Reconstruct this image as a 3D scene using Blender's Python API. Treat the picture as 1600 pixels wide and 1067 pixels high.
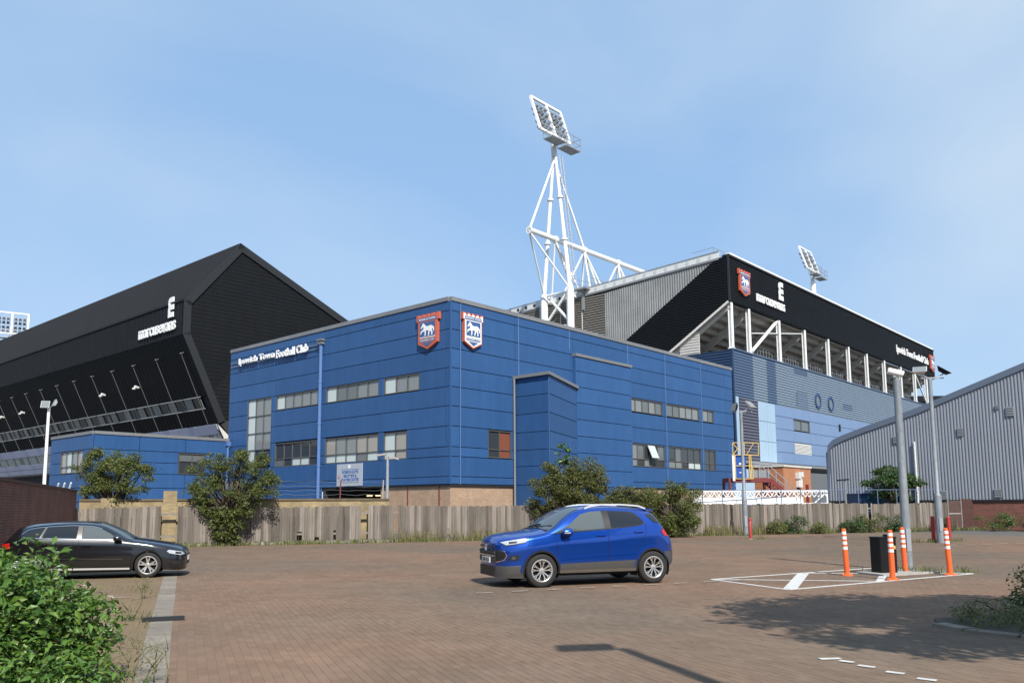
import bpy, math, random
import numpy as np
from mathutils import Vector, Matrix

for o in list(bpy.data.objects): bpy.data.objects.remove(o)
S = bpy.context.scene
COL = S.collection
PI = math.pi
def rad(a): return math.radians(a)

# ------------------------------------------------------------ camera
cd = bpy.data.cameras.new('camera'); cam = bpy.data.objects.new('camera', cd); COL.objects.link(cam)
cd.sensor_width = 36.0; cd.lens = 36.0*1293/1600
cd.shift_x = 10/1600; cd.shift_y = 98.5/1600
cd.clip_start = 0.1; cd.clip_end = 3000
cam.location = (0, 0, 1.68)
cam.rotation_mode = 'XYZ'
cam.matrix_world = Matrix.Translation((0, 0, 1.68)) @ Matrix.Rotation(PI/2+math.atan(158/1293), 4, 'X') @ Matrix.Rotation(rad(-0.33), 4, 'Z')
S.camera = cam

# ------------------------------------------------------------ sky, sun, exposure
SKX = 2.0
SUN_AZ = math.atan2(0.30, -0.954)      # clockwise from +Y: behind the camera, a little to the right
SUN_EL = rad(43)
w = bpy.data.worlds.new('World'); S.world = w; w.use_nodes = True
nt = w.node_tree; nt.nodes.clear()
N = nt.nodes.new; Lk = nt.links.new
out = N('ShaderNodeOutputWorld'); bg = N('ShaderNodeBackground')
sky = N('ShaderNodeTexSky'); sky.sky_type = 'NISHITA'; sky.sun_disc = False
sky.sun_elevation = SUN_EL; sky.sun_rotation = SUN_AZ
sky.air_density = 1.0; sky.dust_density = 0.5; sky.ozone_density = 1.0
tc = N('ShaderNodeTexCoord')
mp = N('ShaderNodeMapping'); mp.inputs['Scale'].default_value = (0.8, 0.8, 1.5); mp.inputs['Rotation'].default_value = (0.0, 0.35, 0.0); mp.inputs['Location'].default_value = (SKX, 0.0, 0.0)
no = N('ShaderNodeTexNoise'); no.inputs['Scale'].default_value = 1.25; no.inputs['Detail'].default_value = 6; no.inputs['Roughness'].default_value = 0.45
no.inputs['Distortion'].default_value = 0.4
cr = N('ShaderNodeValToRGB'); cr.color_ramp.elements[0].position = 0.46; cr.color_ramp.elements[1].position = 0.82
cr.color_ramp.elements[0].color = (0.0, 0.0, 0.0, 1); cr.color_ramp.elements[1].color = (1.0, 1.0, 1.0, 1)
mx = N('ShaderNodeMixRGB'); mx.inputs['Color2'].default_value = (3.7, 4.3, 4.85, 1)
Lk(tc.outputs['Generated'], mp.inputs['Vector']); Lk(mp.outputs['Vector'], no.inputs['Vector'])
Lk(no.outputs['Fac'], cr.inputs['Fac']); Lk(cr.outputs['Color'], mx.inputs['Fac'])
hz = N('ShaderNodeMixRGB'); hz.inputs['Fac'].default_value = 0.80; hz.inputs['Color2'].default_value = (1.74, 2.86, 4.5, 1)      # even thin haze over the whole sky
Lk(sky.outputs['Color'], hz.inputs['Color1']); Lk(hz.outputs['Color'], mx.inputs['Color1']); Lk(mx.outputs['Color'], bg.inputs['Color'])
bg.inputs['Strength'].default_value = 0.15
Lk(bg.outputs['Background'], out.inputs['Surface'])
sl = bpy.data.lights.new('sun', 'SUN'); sl.energy = 5.0; sl.angle = rad(0.53); sl.color = (1.0, 0.945, 0.87)
so = bpy.data.objects.new('sun', sl); COL.objects.link(so)
sdir = Vector((math.sin(SUN_AZ)*math.cos(SUN_EL), math.cos(SUN_AZ)*math.cos(SUN_EL), math.sin(SUN_EL)))
so.rotation_euler = sdir.to_track_quat('Z', 'Y').to_euler(); so.location = sdir*60
S.view_settings.view_transform = 'Standard'; S.view_settings.look = 'None'
S.view_settings.exposure = 0.35; S.view_settings.gamma = 1.0
S.view_settings.use_curve_mapping = False

# ------------------------------------------------------------ materials
def srgb(r, g, b):
    f = lambda c: (c/255/12.92) if c/255 <= 0.04045 else ((c/255+0.055)/1.055)**2.4
    return (f(r), f(g), f(b), 1)
def _new(name):
    m = bpy.data.materials.new(name); m.use_nodes = True
    t = m.node_tree; b = t.nodes['Principled BSDF']
    return m, t, b
def mat(name, col, rough=0.6, metal=0.0, spec=0.5, var=0.0, vscale=3.0, bump=0.0, bscale=40.0, isl=0.0, coat=0.0, stretch=(1, 1, 1), obj_rand=0.0, streak=0.0):
    """plain procedural material: colour with noise mottling, optional per-piece tint, bump and rain streaks"""
    m, t, b = _new(name); n = t.nodes.new; L = t.links.new
    col = tuple(col) if len(col) == 4 else (*col, 1)
    b.inputs['Roughness'].default_value = rough; b.inputs['Metallic'].default_value = metal
    b.inputs['Specular IOR Level'].default_value = spec
    b.inputs['Coat Weight'].default_value = coat; b.inputs['Coat Roughness'].default_value = 0.03
    cur = None
    def rgb():
        r = n('ShaderNodeRGB'); r.outputs[0].default_value = col; return r.outputs[0]
    cur = rgb()
    tcn = n('ShaderNodeTexCoord')
    def mul(cur, fac_out, lo, hi):
        mr = n('ShaderNodeMapRange'); mr.inputs['To Min'].default_value = lo; mr.inputs['To Max'].default_value = hi
        L(fac_out, mr.inputs['Value'])
        mm = n('ShaderNodeVectorMath'); mm.operation = 'SCALE'; L(cur, mm.inputs[0]); L(mr.outputs[0], mm.inputs['Scale'])
        return mm.outputs[0]
    if var:
        mpn = n('ShaderNodeMapping'); mpn.inputs['Scale'].default_value = stretch; L(tcn.outputs['Object'], mpn.inputs[0])
        nz = n('ShaderNodeTexNoise'); nz.inputs['Scale'].default_value = vscale; nz.inputs['Detail'].default_value = 6; nz.inputs['Roughness'].default_value = 0.65
        L(mpn.outputs[0], nz.inputs['Vector']); cur = mul(cur, nz.outputs['Fac'], 1-var*1.6, 1+var*1.6)
    if streak:
        mpn = n('ShaderNodeMapping'); mpn.inputs['Scale'].default_value = (1, 1, 0.06); L(tcn.outputs['Object'], mpn.inputs[0])
        nz = n('ShaderNodeTexNoise'); nz.inputs['Scale'].default_value = 2.2; nz.inputs['Detail'].default_value = 5; nz.inputs['Roughness'].default_value = 0.7
        L(mpn.outputs[0], nz.inputs['Vector']); cur = mul(cur, nz.outputs['Fac'], 1-streak, 1+streak)
    if isl:
        g = n('ShaderNodeNewGeometry'); cur = mul(cur, g.outputs['Random Per Island'], 1-isl, 1+isl)
    if obj_rand:
        g = n('ShaderNodeObjectInfo'); cur = mul(cur, g.outputs['Random'], 1-obj_rand, 1+obj_rand)
    L(cur, b.inputs['Base Color'])
    if bump:
        nz = n('ShaderNodeTexNoise'); nz.inputs['Scale'].default_value = bscale; nz.inputs['Detail'].default_value = 5
        L(tcn.outputs['Object'], nz.inputs['Vector'])
        bp = n('ShaderNodeBump'); bp.inputs['Strength'].default_value = bump; bp.inputs['Distance'].default_value = 0.02
        L(nz.outputs['Fac'], bp.inputs['Height']); L(bp.outputs[0], b.inputs['Normal'])
    return m
def brick_mat(name, c1, c2, mortar, scale=1.0, rot=None, var=0.15):
    """brickwork on a wall whose face runs along local x or y: uses (x+y, z)"""
    m, t, b = _new(name); n = t.nodes.new; L = t.links.new
    tcn = n('ShaderNodeTexCoord'); sp = n('ShaderNodeSeparateXYZ'); L(tcn.outputs['Object'], sp.inputs[0])
    ad = n('ShaderNodeMath'); ad.operation = 'ADD'; L(sp.outputs[0], ad.inputs[0]); L(sp.outputs[1], ad.inputs[1])
    cb = n('ShaderNodeCombineXYZ'); L(ad.outputs[0], cb.inputs[0]); L(sp.outputs[2], cb.inputs[1])
    br = n('ShaderNodeTexBrick'); L(cb.outputs[0], br.inputs['Vector'])
    br.inputs['Scale'].default_value = scale; br.inputs['Brick Width'].default_value = 0.225; br.inputs['Row Height'].default_value = 0.075
    br.inputs['Mortar Size'].default_value = 0.006; br.inputs['Mortar Smooth'].default_value = 0.3; br.inputs['Bias'].default_value = -0.1
    br.inputs['Color1'].default_value = (*c1, 1); br.inputs['Color2'].default_value = (*c2, 1); br.inputs['Mortar'].default_value = (*mortar, 1)
    nz = n('ShaderNodeTexNoise'); nz.inputs['Scale'].default_value = 1.1; nz.inputs['Detail'].default_value = 7; L(tcn.outputs['Object'], nz.inputs['Vector'])
    mr = n('ShaderNodeMapRange'); mr.inputs['To Min'].default_value = 1-var*1.8; mr.inputs['To Max'].default_value = 1+var*1.8; L(nz.outputs['Fac'], mr.inputs['Value'])
    mm = n('ShaderNodeVectorMath'); mm.operation = 'SCALE'; L(br.outputs['Color'], mm.inputs[0]); L(mr.outputs[0], mm.inputs['Scale'])
    L(mm.outputs[0], b.inputs['Base Color']); b.inputs['Roughness'].default_value = 0.9
    bp = n('ShaderNodeBump'); bp.inputs['Strength'].default_value = 0.5; bp.inputs['Distance'].default_value = 0.01
    iv = n('ShaderNodeMath'); iv.operation = 'SUBTRACT'; iv.inputs[0].default_value = 1; L(br.outputs['Fac'], iv.inputs[1])
    L(iv.outputs[0], bp.inputs['Height']); L(bp.outputs[0], b.inputs['Normal'])
    return m
def leaf_mat(name, col, col2, gloss=0.45, trans=0.3, isl=0.35):
    m, t, b = _new(name); n = t.nodes.new; L = t.links.new
    g = n('ShaderNodeNewGeometry'); mxn = n('ShaderNodeMixRGB'); mxn.inputs[1].default_value = (*col, 1); mxn.inputs[2].default_value = (*col2, 1)
    L(g.outputs['Random Per Island'], mxn.inputs[0])
    tcn = n('ShaderNodeTexCoord'); nz = n('ShaderNodeTexNoise'); nz.inputs['Scale'].default_value = 1.6; nz.inputs['Detail'].default_value = 3
    L(tcn.outputs['Object'], nz.inputs['Vector'])
    mr = n('ShaderNodeMapRange'); mr.inputs['To Min'].default_value = 1-isl; mr.inputs['To Max'].default_value = 1+isl; L(nz.outputs['Fac'], mr.inputs['Value'])
    mm = n('ShaderNodeVectorMath'); mm.operation = 'SCALE'; L(mxn.outputs[0], mm.inputs[0]); L(mr.outputs[0], mm.inputs['Scale'])
    L(mm.outputs[0], b.inputs['Base Color']); b.inputs['Roughness'].default_value = gloss
    tr = n('ShaderNodeBsdfTranslucent'); L(mm.outputs[0], tr.inputs['Color'])
    ms = n('ShaderNodeMixShader'); ms.inputs[0].default_value = trans
    L(b.outputs[0], ms.inputs[1]); L(tr.outputs[0], ms.inputs[2]); L(ms.outputs[0], t.nodes['Material Output'].inputs['Surface'])
    return m

# ------------------------------------------------------------ mesh builder
class MB:
    def __init__(s): s.v = []; s.f = []; s.mi = []; s.cm = 0
    def add(s, vs, fs):
        k = len(s.v); s.v += [tuple(p) for p in vs]; s.f += [tuple(i+k for i in f) for f in fs]; s.mi += [s.cm]*len(fs)
        return s
    def box(s, x0, x1, y0, y1, z0, z1):
        if x0 > x1: x0, x1 = x1, x0
        if y0 > y1: y0, y1 = y1, y0
        if z0 > z1: z0, z1 = z1, z0
        return s.add([(x0,y0,z0),(x1,y0,z0),(x1,y1,z0),(x0,y1,z0),(x0,y0,z1),(x1,y0,z1),(x1,y1,z1),(x0,y1,z1)],
              [(0,3,2,1),(4,5,6,7),(0,1,5,4),(1,2,6,5),(2,3,7,6),(3,0,4,7)])
    def bar(s, p, q, w, h=None, up=(0,0,1)):
        """rectangular beam from p to q, w sideways, h along 'up'"""
        h = w if h is None else h
        p = Vector(p); q = Vector(q); d = (q-p).normalized(); up = Vector(up)
        if abs(d.dot(up)) > 0.98: up = Vector((1,0,0)) if abs(d.x) < 0.9 else Vector((0,1,0))
        sx = d.cross(up).normalized()*(w/2); sy = sx.cross(d).normalized()*(h/2)
        vs = [e+a*sx+b*sy for e in (p, q) for a, b in ((-1,-1),(1,-1),(1,1),(-1,1))]
        return s.add(vs, [(0,1,2,3),(4,7,6,5),(0,4,5,1),(1,5,6,2),(2,6,7,3),(3,7,4,0)])
    def tube(s, p, q, r, n=8, r2=None, caps=True):
        r2 = r if r2 is None else r2
        p = Vector(p); q = Vector(q); d = (q-p).normalized()
        a = Vector((0,0,1)) if abs(d.z) < 0.9 else Vector((1,0,0))
        ex = d.cross(a).normalized(); ey = d.cross(ex)
        vs = []
        for c, rr in ((p, r), (q, r2)):
            for i in range(n):
                t = 2*PI*i/n; vs.append(c+ex*(rr*math.cos(t))+ey*(rr*math.sin(t)))
        fs = [(i, i+n, (i+1)%n+n, (i+1)%n) for i in range(n)]
        if caps: fs += [tuple(range(n)), tuple(range(2*n-1, n-1, -1))]
        return s.add(vs, fs)
    def path(s, pts, r, n=7):
        for i in range(len(pts)-1):
            a = r[i] if isinstance(r, (list, tuple)) else r; b = r[i+1] if isinstance(r, (list, tuple)) else r
            s.tube(pts[i], pts[i+1], a, n, b)
        return s
    def lathe(s, prof, n=16, c=(0,0,0), ax='z', cap=True):
        """prof: list of (radius, height) along axis"""
        vs = []
        for r, h in prof:
            for i in range(n):
                t = 2*PI*i/n; a, b = r*math.cos(t), r*math.sin(t)
                p = (a, b, h) if ax == 'z' else ((a, h, b) if ax == 'y' else (h, a, b))
                vs.append((p[0]+c[0], p[1]+c[1], p[2]+c[2]))
        fs = []
        for j in range(len(prof)-1):
            for i in range(n):
                q = (j*n+i, j*n+(i+1)%n, (j+1)*n+(i+1)%n, (j+1)*n+i)
                fs.append(q if ax != 'y' else q[::-1])
        if cap: fs += [tuple(range(n))[::-1], tuple(range((len(prof)-1)*n, len(prof)*n))]
        return s.add(vs, fs)
    def prism(s, pts, off):
        """polygon pts (3-D) extruded by vector off"""
        n = len(pts); off = Vector(off)
        vs = [Vector(p) for p in pts]+[Vector(p)+off for p in pts]
        return s.add(vs, [tuple(range(n))[::-1], tuple(range(n, 2*n))]+[(i, (i+1)%n, (i+1)%n+n, i+n) for i in range(n)])
    def quad(s, a, b, c, d): return s.add([a, b, c, d], [(0,1,2,3)])
    def build(s, name, m, parent=None, smooth=False, angle=None):
        me = bpy.data.meshes.new(name); me.from_pydata(s.v, [], s.f)
        ms = m if isinstance(m, (list, tuple)) else [m]
        for x in ms: me.materials.append(x)
        if len(ms) > 1: me.polygons.foreach_set('material_index', s.mi)
        fix_normals(me)
        if smooth:
            me.polygons.foreach_set('use_smooth', [True]*len(me.polygons))
            if angle: me.set_sharp_from_angle(angle=rad(angle))
        me.update()
        return link(name, me, parent)
import bmesh
def fix_normals(me):
    bm = bmesh.new(); bm.from_mesh(me); bmesh.ops.recalc_face_normals(bm, faces=bm.faces); bm.to_mesh(me); bm.free()
def link(name, me, parent=None):
    o = bpy.data.objects.new(name, me); COL.objects.link(o)
    if parent is not None: o.parent = parent
    return o
def tag(o, label=None, cat=None, group=None, kind=None):
    if label: o['label'] = label
    if cat: o['category'] = cat
    if group: o['group'] = group
    if kind: o['kind'] = kind
    return o
def thing(name, label, cat, loc=(0,0,0), rotz=0, group=None):
    o = bpy.data.objects.new(name, None); COL.objects.link(o); o.empty_display_size = 0.3
    o.location = loc; o.rotation_euler = (0, 0, rotz)
    return tag(o, label, cat, group)
def dup(root, loc=None, rotz=None, label=None, parent=None):
    c = root.copy(); COL.objects.link(c); c.parent = parent
    if loc is not None: c.location = loc
    if rotz is not None: c.rotation_euler = (0, 0, rotz)
    if label: c['label'] = label
    for ch in list(root.children): dup(ch, parent=c)
    return c
def np_mesh(name, V, F, m, parent=None, smooth=False):
    """numpy verts (n,3) and faces (k,q)"""
    me = bpy.data.meshes.new(name); V = np.asarray(V, np.float32); F = np.asarray(F, np.int32); q = F.shape[1]
    me.vertices.add(len(V)); me.vertices.foreach_set('co', V.ravel())
    me.loops.add(F.size); me.loops.foreach_set('vertex_index', F.ravel())
    me.polygons.add(len(F)); me.polygons.foreach_set('loop_start', np.arange(0, F.size, q, dtype=np.int32))
    me.polygons.foreach_set('loop_total', np.full(len(F), q, np.int32))
    me.polygons.foreach_set('use_smooth', np.full(len(F), bool(smooth)))
    me.update(calc_edges=True); me.validate()
    for x in (m if isinstance(m, (list, tuple)) else [m]): me.materials.append(x)
    return link(name, me, parent)
_tx = {}
def text_verts(s, size, bold=0.0, shear=0.0, space=1.0):
    """flat text outline as (verts2d, faces), left-bottom aligned at its bounding box"""
    cu = bpy.data.curves.new('lettering', 'FONT'); cu.body = s; cu.size = size; cu.offset = bold; cu.shear = shear; cu.space_character = space
    cu.resolution_u = 3
    o = bpy.data.objects.new('lettering', cu); COL.objects.link(o)
    dg = bpy.context.evaluated_depsgraph_get(); me = bpy.data.meshes.new_from_object(o.evaluated_get(dg))
    vs = [tuple(v.co) for v in me.vertices]; fs = [tuple(p.vertices) for p in me.polygons]
    bpy.data.objects.remove(o); bpy.data.curves.remove(cu); bpy.data.meshes.remove(me)
    x0 = min(v[0] for v in vs); y0 = min(v[1] for v in vs); x1 = max(v[0] for v in vs); y1 = max(v[1] for v in vs)
    return [(v[0]-x0, v[1]-y0) for v in vs], fs, x1-x0, y1-y0
def put_text(mb, s, org, ex, ey, width=None, height=None, thick=0.05, bold=0.0, fit=True, rot90=False, shear=0.0, space=1.0):
    """lettering as solid letters: org = lower-left corner, ex/ey unit vectors, scaled to width/height"""
    vs, fs, w0, h0 = text_verts(s, 1.0, bold, shear, space)
    if rot90: vs = [(h0-y, x) for x, y in vs]; w0, h0 = h0, w0
    sx = width/w0 if width else height/h0; sy = height/h0 if height else sx
    ex = Vector(ex); ey = Vector(ey); ez = ex.cross(ey).normalized(); org = Vector(org)
    n = len(vs)
    P = [org+ex*(x*sx)+ey*(y*sy) for x, y in vs]
    mb.add(P+[p+ez*thick for p in P], [])
    k = len(mb.v)-2*n
    edges = {}
    for f in fs:
        mb.f.append(tuple(k+n+i for i in f)); mb.mi.append(mb.cm)
        for a, b in zip(f, f[1:]+f[:1]): edges[(a, b)] = edges.get((a, b), 0)+1
    for (a, b) in edges:
        if (b, a) not in edges: mb.f.append((k+a, k+b, k+n+b, k+n+a)); mb.mi.append(mb.cm)
# ------------------------------------------------------------ palette
random.seed(7)
m_blue = mat('blue_cladding', (0.030, 0.086, 0.212), rough=0.45, spec=0.18, var=0.09, vscale=0.8, streak=0.16, obj_rand=0.07, bump=0.06, bscale=1.2)
m_blue_dark = mat('blue_cladding_backing', (0.010, 0.022, 0.055), rough=0.7)
m_coping = mat('grey_coping', (0.17, 0.175, 0.18), rough=0.55, var=0.12, vscale=2, obj_rand=0.08)
m_frame = mat('brown_grey_window_frame', (0.085, 0.08, 0.075), rough=0.5, var=0.1)
m_brick_tan = brick_mat('tan_brick', (0.40, 0.265, 0.17), (0.31, 0.20, 0.13), (0.30, 0.25, 0.19))
m_brick_red = brick_mat('dark_red_brick', (0.17, 0.058, 0.040), (0.105, 0.040, 0.030), (0.22, 0.165, 0.13), var=0.3)
m_brick_orange = brick_mat('orange_brick', (0.43, 0.17, 0.075), (0.36, 0.14, 0.065), (0.36, 0.24, 0.16))
m_brick_yellow = brick_mat('yellow_brick', (0.33, 0.25, 0.13), (0.24, 0.18, 0.095), (0.22, 0.19, 0.14), var=0.35)
m_white = mat('white_paint', (0.78, 0.78, 0.76), rough=0.45, var=0.05, vscale=2)
m_white_old = mat('weathered_white_paint', (0.62, 0.62, 0.60), rough=0.55, var=0.14, vscale=3)
m_cream = mat('cream_steel', (0.60, 0.57, 0.52), rough=0.5, var=0.1)
m_black_roof = mat('black_roof_sheet', (0.016, 0.0150, 0.0148), rough=0.7, spec=0.12, var=0.25, vscale=0.5, stretch=(1, 1, 1))
m_black_clad = mat('black_cladding', (0.0095, 0.0105, 0.0122), rough=0.6, spec=0.12, var=0.15, vscale=0.7, streak=0.2)
m_black_rim = mat('charcoal_trim', (0.024, 0.026, 0.029), rough=0.6, spec=0.2, var=0.1)
m_black = mat('black_steel', (0.008, 0.008, 0.009), rough=0.55, spec=0.25)
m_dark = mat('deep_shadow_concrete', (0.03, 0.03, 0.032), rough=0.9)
m_galv = mat('galvanised_steel', (0.36, 0.38, 0.40), rough=0.42, metal=0.45, var=0.18, vscale=9)
m_galv_pole = mat('galvanised_column', (0.215, 0.235, 0.25), rough=0.5, metal=0.2, var=0.42, vscale=6, stretch=(1, 1, 0.35))
m_steel_grey = mat('grey_steel', (0.20, 0.21, 0.22), rough=0.5, var=0.1)
m_conc = mat('concrete', (0.34, 0.32, 0.29), rough=0.9, var=0.2, vscale=5, bump=0.3)
m_conc_terr = mat('terrace_concrete', (0.36, 0.325, 0.28), rough=0.9, var=0.2, vscale=1.5)  # lightened to stand in for sun reaching under the terrace
m_red = mat('red_paint', (0.36, 0.03, 0.03), rough=0.45, var=0.12, vscale=6)
m_maroon = mat('maroon_steel', (0.16, 0.03, 0.028), rough=0.5, var=0.15)
m_yellow = mat('yellow_paint', (0.55, 0.37, 0.10), rough=0.5, var=0.1)
m_navy = mat('navy_paint', (0.02, 0.05, 0.15), rough=0.5, var=0.1)
m_crest_red = mat('crest_orange_red', (0.50, 0.115, 0.06), rough=0.45, var=0.05)
m_crest_blue = mat('crest_blue', (0.045, 0.10, 0.24), rough=0.45)
m_sign_grey = mat('sign_grey', (0.36, 0.39, 0.43), rough=0.5)
m_sign_blue = mat('sign_lettering_blue', (0.05, 0.12, 0.34), rough=0.5)
GL = [mat('window_glass', (0.115, 0.13, 0.13), rough=0.04, spec=0.7), mat('window_glass_dark', (0.035, 0.04, 0.042), rough=0.04, spec=0.7),  # reflected sky and blinds are put into the pane base colours
      mat('window_glass_blind', (0.30, 0.275, 0.24), rough=0.10, spec=0.6), mat('window_glass_bright', (0.46, 0.52, 0.50), rough=0.08, spec=0.6),
      mat('window_glass_grey', (0.19, 0.205, 0.20), rough=0.05, spec=0.7), mat('window_glass_red_blind', (0.20, 0.065, 0.035), rough=0.12, spec=0.6)]

# local frame of the stadium: x runs along the right-hand facades, y along the left-hand ones
KX, KY = (703-790)/1293*50, 50.0
TH = math.atan2(1303, 1170)
rV = Vector((math.cos(TH), math.sin(TH), 0)); lV = Vector((-math.sin(TH), math.cos(TH), 0))
def W(u, v, z=0): return Vector((KX, KY, 0))+rV*u+lV*v+Vector((0, 0, z))
D1 = Vector((-0.361, 0.9326, 0)); D2 = Vector((0.9326, 0.361, 0))       # the car park's own grid
TH2 = math.atan2(0.361, 0.9326)

# ------------------------------------------------------------ ground
gm = mat('yard_asphalt', (0.10, 0.095, 0.088), rough=0.95, var=0.2, vscale=0.3, bump=0.3, bscale=30)
g = MB().quad((-1500, -600, -0.035), (1500, -600, -0.035), (1500, 2400, -0.035), (-1500, 2400, -0.035)).build('ground', gm); tag(g, kind='structure')

def paver_mat():
    m, t, b = _new('block_paving'); n = t.nodes.new; L = t.links.new
    tcn = n('ShaderNodeTexCoord'); g = n('ShaderNodeNewGeometry')
    n1 = n('ShaderNodeTexNoise'); n1.inputs['Scale'].default_value = 0.11; n1.inputs['Detail'].default_value = 4; L(tcn.outputs['Object'], n1.inputs['Vector'])
    n2 = n('ShaderNodeTexNoise'); n2.inputs['Scale'].default_value = 0.9; n2.inputs['Detail'].default_value = 8; n2.inputs['Roughness'].default_value = 0.7; L(tcn.outputs['Object'], n2.inputs['Vector'])
    n3 = n('ShaderNodeTexNoise'); n3.inputs['Scale'].default_value = 90; n3.inputs['Detail'].default_value = 3; L(tcn.outputs['Object'], n3.inputs['Vector'])
    rp = n('ShaderNodeValToRGB'); e = rp.color_ramp.elements
    e[0].position = 0.36; e[0].color = (0.210, 0.131, 0.086, 1); e[1].position = 0.60; e[1].color = (0.152, 0.115, 0.083, 1)
    L(n1.outputs['Fac'], rp.inputs['Fac'])
    def scale(c, f, lo, hi):
        mr = n('ShaderNodeMapRange'); mr.inputs['To Min'].default_value = lo; mr.inputs['To Max'].default_value = hi; L(f, mr.inputs['Value'])
        mm = n('ShaderNodeVectorMath'); mm.operation = 'SCALE'; L(c, mm.inputs[0]); L(mr.outputs[0], mm.inputs['Scale']); return mm.outputs[0]
    c = scale(rp.outputs['Color'], g.outputs['Random Per Island'], 0.92, 1.08)
    n5 = n('ShaderNodeTexNoise'); n5.inputs['Scale'].default_value = 0.33; n5.inputs['Detail'].default_value = 6; n5.inputs['Distortion'].default_value = 0.8; L(tcn.outputs['Object'], n5.inputs['Vector'])
    c = scale(c, n5.outputs['Fac'], 0.80, 1.20)
    c = scale(c, n2.outputs['Fac'], 0.66, 1.34); c = scale(c, n3.outputs['Fac'], 0.80, 1.20)
    # moss and dirt in patches
    n4 = n('ShaderNodeTexNoise'); n4.inputs['Scale'].default_value = 0.5; n4.inputs['Detail'].default_value = 9; n4.inputs['Roughness'].default_value = 0.75; L(tcn.outputs['Object'], n4.inputs['Vector'])
    r4 = n('ShaderNodeValToRGB'); r4.color_ramp.elements[0].position = 0.56; r4.color_ramp.elements[1].position = 0.74; L(n4.outputs['Fac'], r4.inputs['Fac'])
    mm = n('ShaderNodeMath'); mm.operation = 'MULTIPLY'; mm.inputs[1].default_value = 0.42; L(r4.outputs['Color'], mm.inputs[0])
    mx = n('ShaderNodeMixRGB'); mx.inputs[2].default_value = (0.13, 0.115, 0.075, 1); L(mm.outputs[0], mx.inputs[0]); L(c, mx.inputs[1])
    dt = n('ShaderNodeVectorMath'); dt.operation = 'DOT_PRODUCT'; dt.inputs[1].default_value = (0.9326, 0.361, 0); L(tcn.outputs['Object'], dt.inputs[0])
    lt = n('ShaderNodeMath'); lt.operation = 'LESS_THAN'; lt.inputs[1].default_value = -0.3; L(dt.outputs['Value'], lt.inputs[0])     # the old parking bays are laid in tan blocks
    m5 = n('ShaderNodeMath'); m5.operation = 'MULTIPLY'; m5.inputs[1].default_value = 0.55; L(lt.outputs[0], m5.inputs[0])
    mt = n('ShaderNodeMixRGB'); mt.inputs[2].default_value = (0.195, 0.148, 0.083, 1); L(m5.outputs[0], mt.inputs[0]); L(mx.outputs[0], mt.inputs[1])
    L(mt.outputs[0], b.inputs['Base Color']); b.inputs['Roughness'].default_value = 0.9; b.inputs['Specular IOR Level'].default_value = 0.2
    bp = n('ShaderNodeBump'); bp.inputs['Strength'].default_value = 0.5; bp.inputs['Distance'].default_value = 0.004; L(n3.outputs['Fac'], bp.inputs['Height']); L(bp.outputs[0], b.inputs['Normal'])
    return m
m_pav = paver_mat()
m_joint = mat('paving_joint_soil', (0.138, 0.096, 0.062), rough=0.95, var=0.25, vscale=1.2)
# bedding sheet under the blocks, laid on the car park's own grid
def ab(a, b, z=0): return D2*a+D1*b+Vector((0, 0, z))
pb = MB().quad(ab(-34, -14, -0.0030), ab(40, -14, -0.0030), ab(40, 39.1, -0.0030), ab(-34, 39.1, -0.0030)).build('paved_car_park', m_joint); tag(pb, kind='structure')
STRIP_A = -0.24          # edging strip centre (along D2)
def build_pavers():
    rng = np.random.default_rng(3)
    ia = np.arange(-300, 340); ib = np.arange(28, 196)
    A, B = np.meshgrid(ia, ib, indexing='ij')
    a = A*0.1+0.05; b = B*0.2+np.where(A % 2 == 0, 0.0, 0.1)+0.1
    X = D2.x*a+D1.x*b; Y = D2.y*a+D1.y*b
    keep = (Y > 6.5) & (b < 39.0) & (np.abs(X+0.03*Y) < 0.70*Y+0.8)
    keep &= ~((a > STRIP_A-0.17) & (a < STRIP_A+0.17))
    a = a[keep]; b = b[keep]; Yk = Y[keep]; n = len(a)
    z = np.clip(rng.normal(0, 0.0007, n), -.0008, .002); tx = rng.normal(0, 0.0015, n); ty = rng.normal(0, 0.0015, n)
    ha, hb = 0.0480, 0.0980
    def corners(sel, zoff, tilt=True):
        aa, bb = a[sel], b[sel]; out = []
        for sa, sb in ((-1,-1),(1,-1),(1,1),(-1,1)):
            pa = aa+sa*ha; pb_ = bb+sb*hb; zz = z[sel]+tx[sel]*sa*ha*2+ty[sel]*sb*hb*2+zoff
            out.append(np.stack([D2.x*pa+D1.x*pb_, D2.y*pa+D1.y*pb_, zz], 1))
        return out
    near = Yk < 15
    ct = corners(near, 0.0); cb_ = corners(near, -0.005)
    V = np.stack(ct+cb_, 1).reshape(-1, 3); k = np.arange(near.sum())[:, None]*8
    F = np.concatenate([k+np.array([[0,1,2,3]]), k+np.array([[4,5,1,0]]), k+np.array([[5,6,2,1]]), k+np.array([[6,7,3,2]]), k+np.array([[7,4,0,3]])])
    o = np_mesh('paver', V, F, m_pav, pb); tag(o, kind='stuff')
    far = ~near; c = corners(far, 0.0); V = np.stack(c, 1).reshape(-1, 3); k = np.arange(far.sum())[:, None]*4
    o = np_mesh('paver', V, k+np.array([[0,1,2,3]]), m_pav, pb); tag(o, kind='stuff')
build_pavers()

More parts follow.
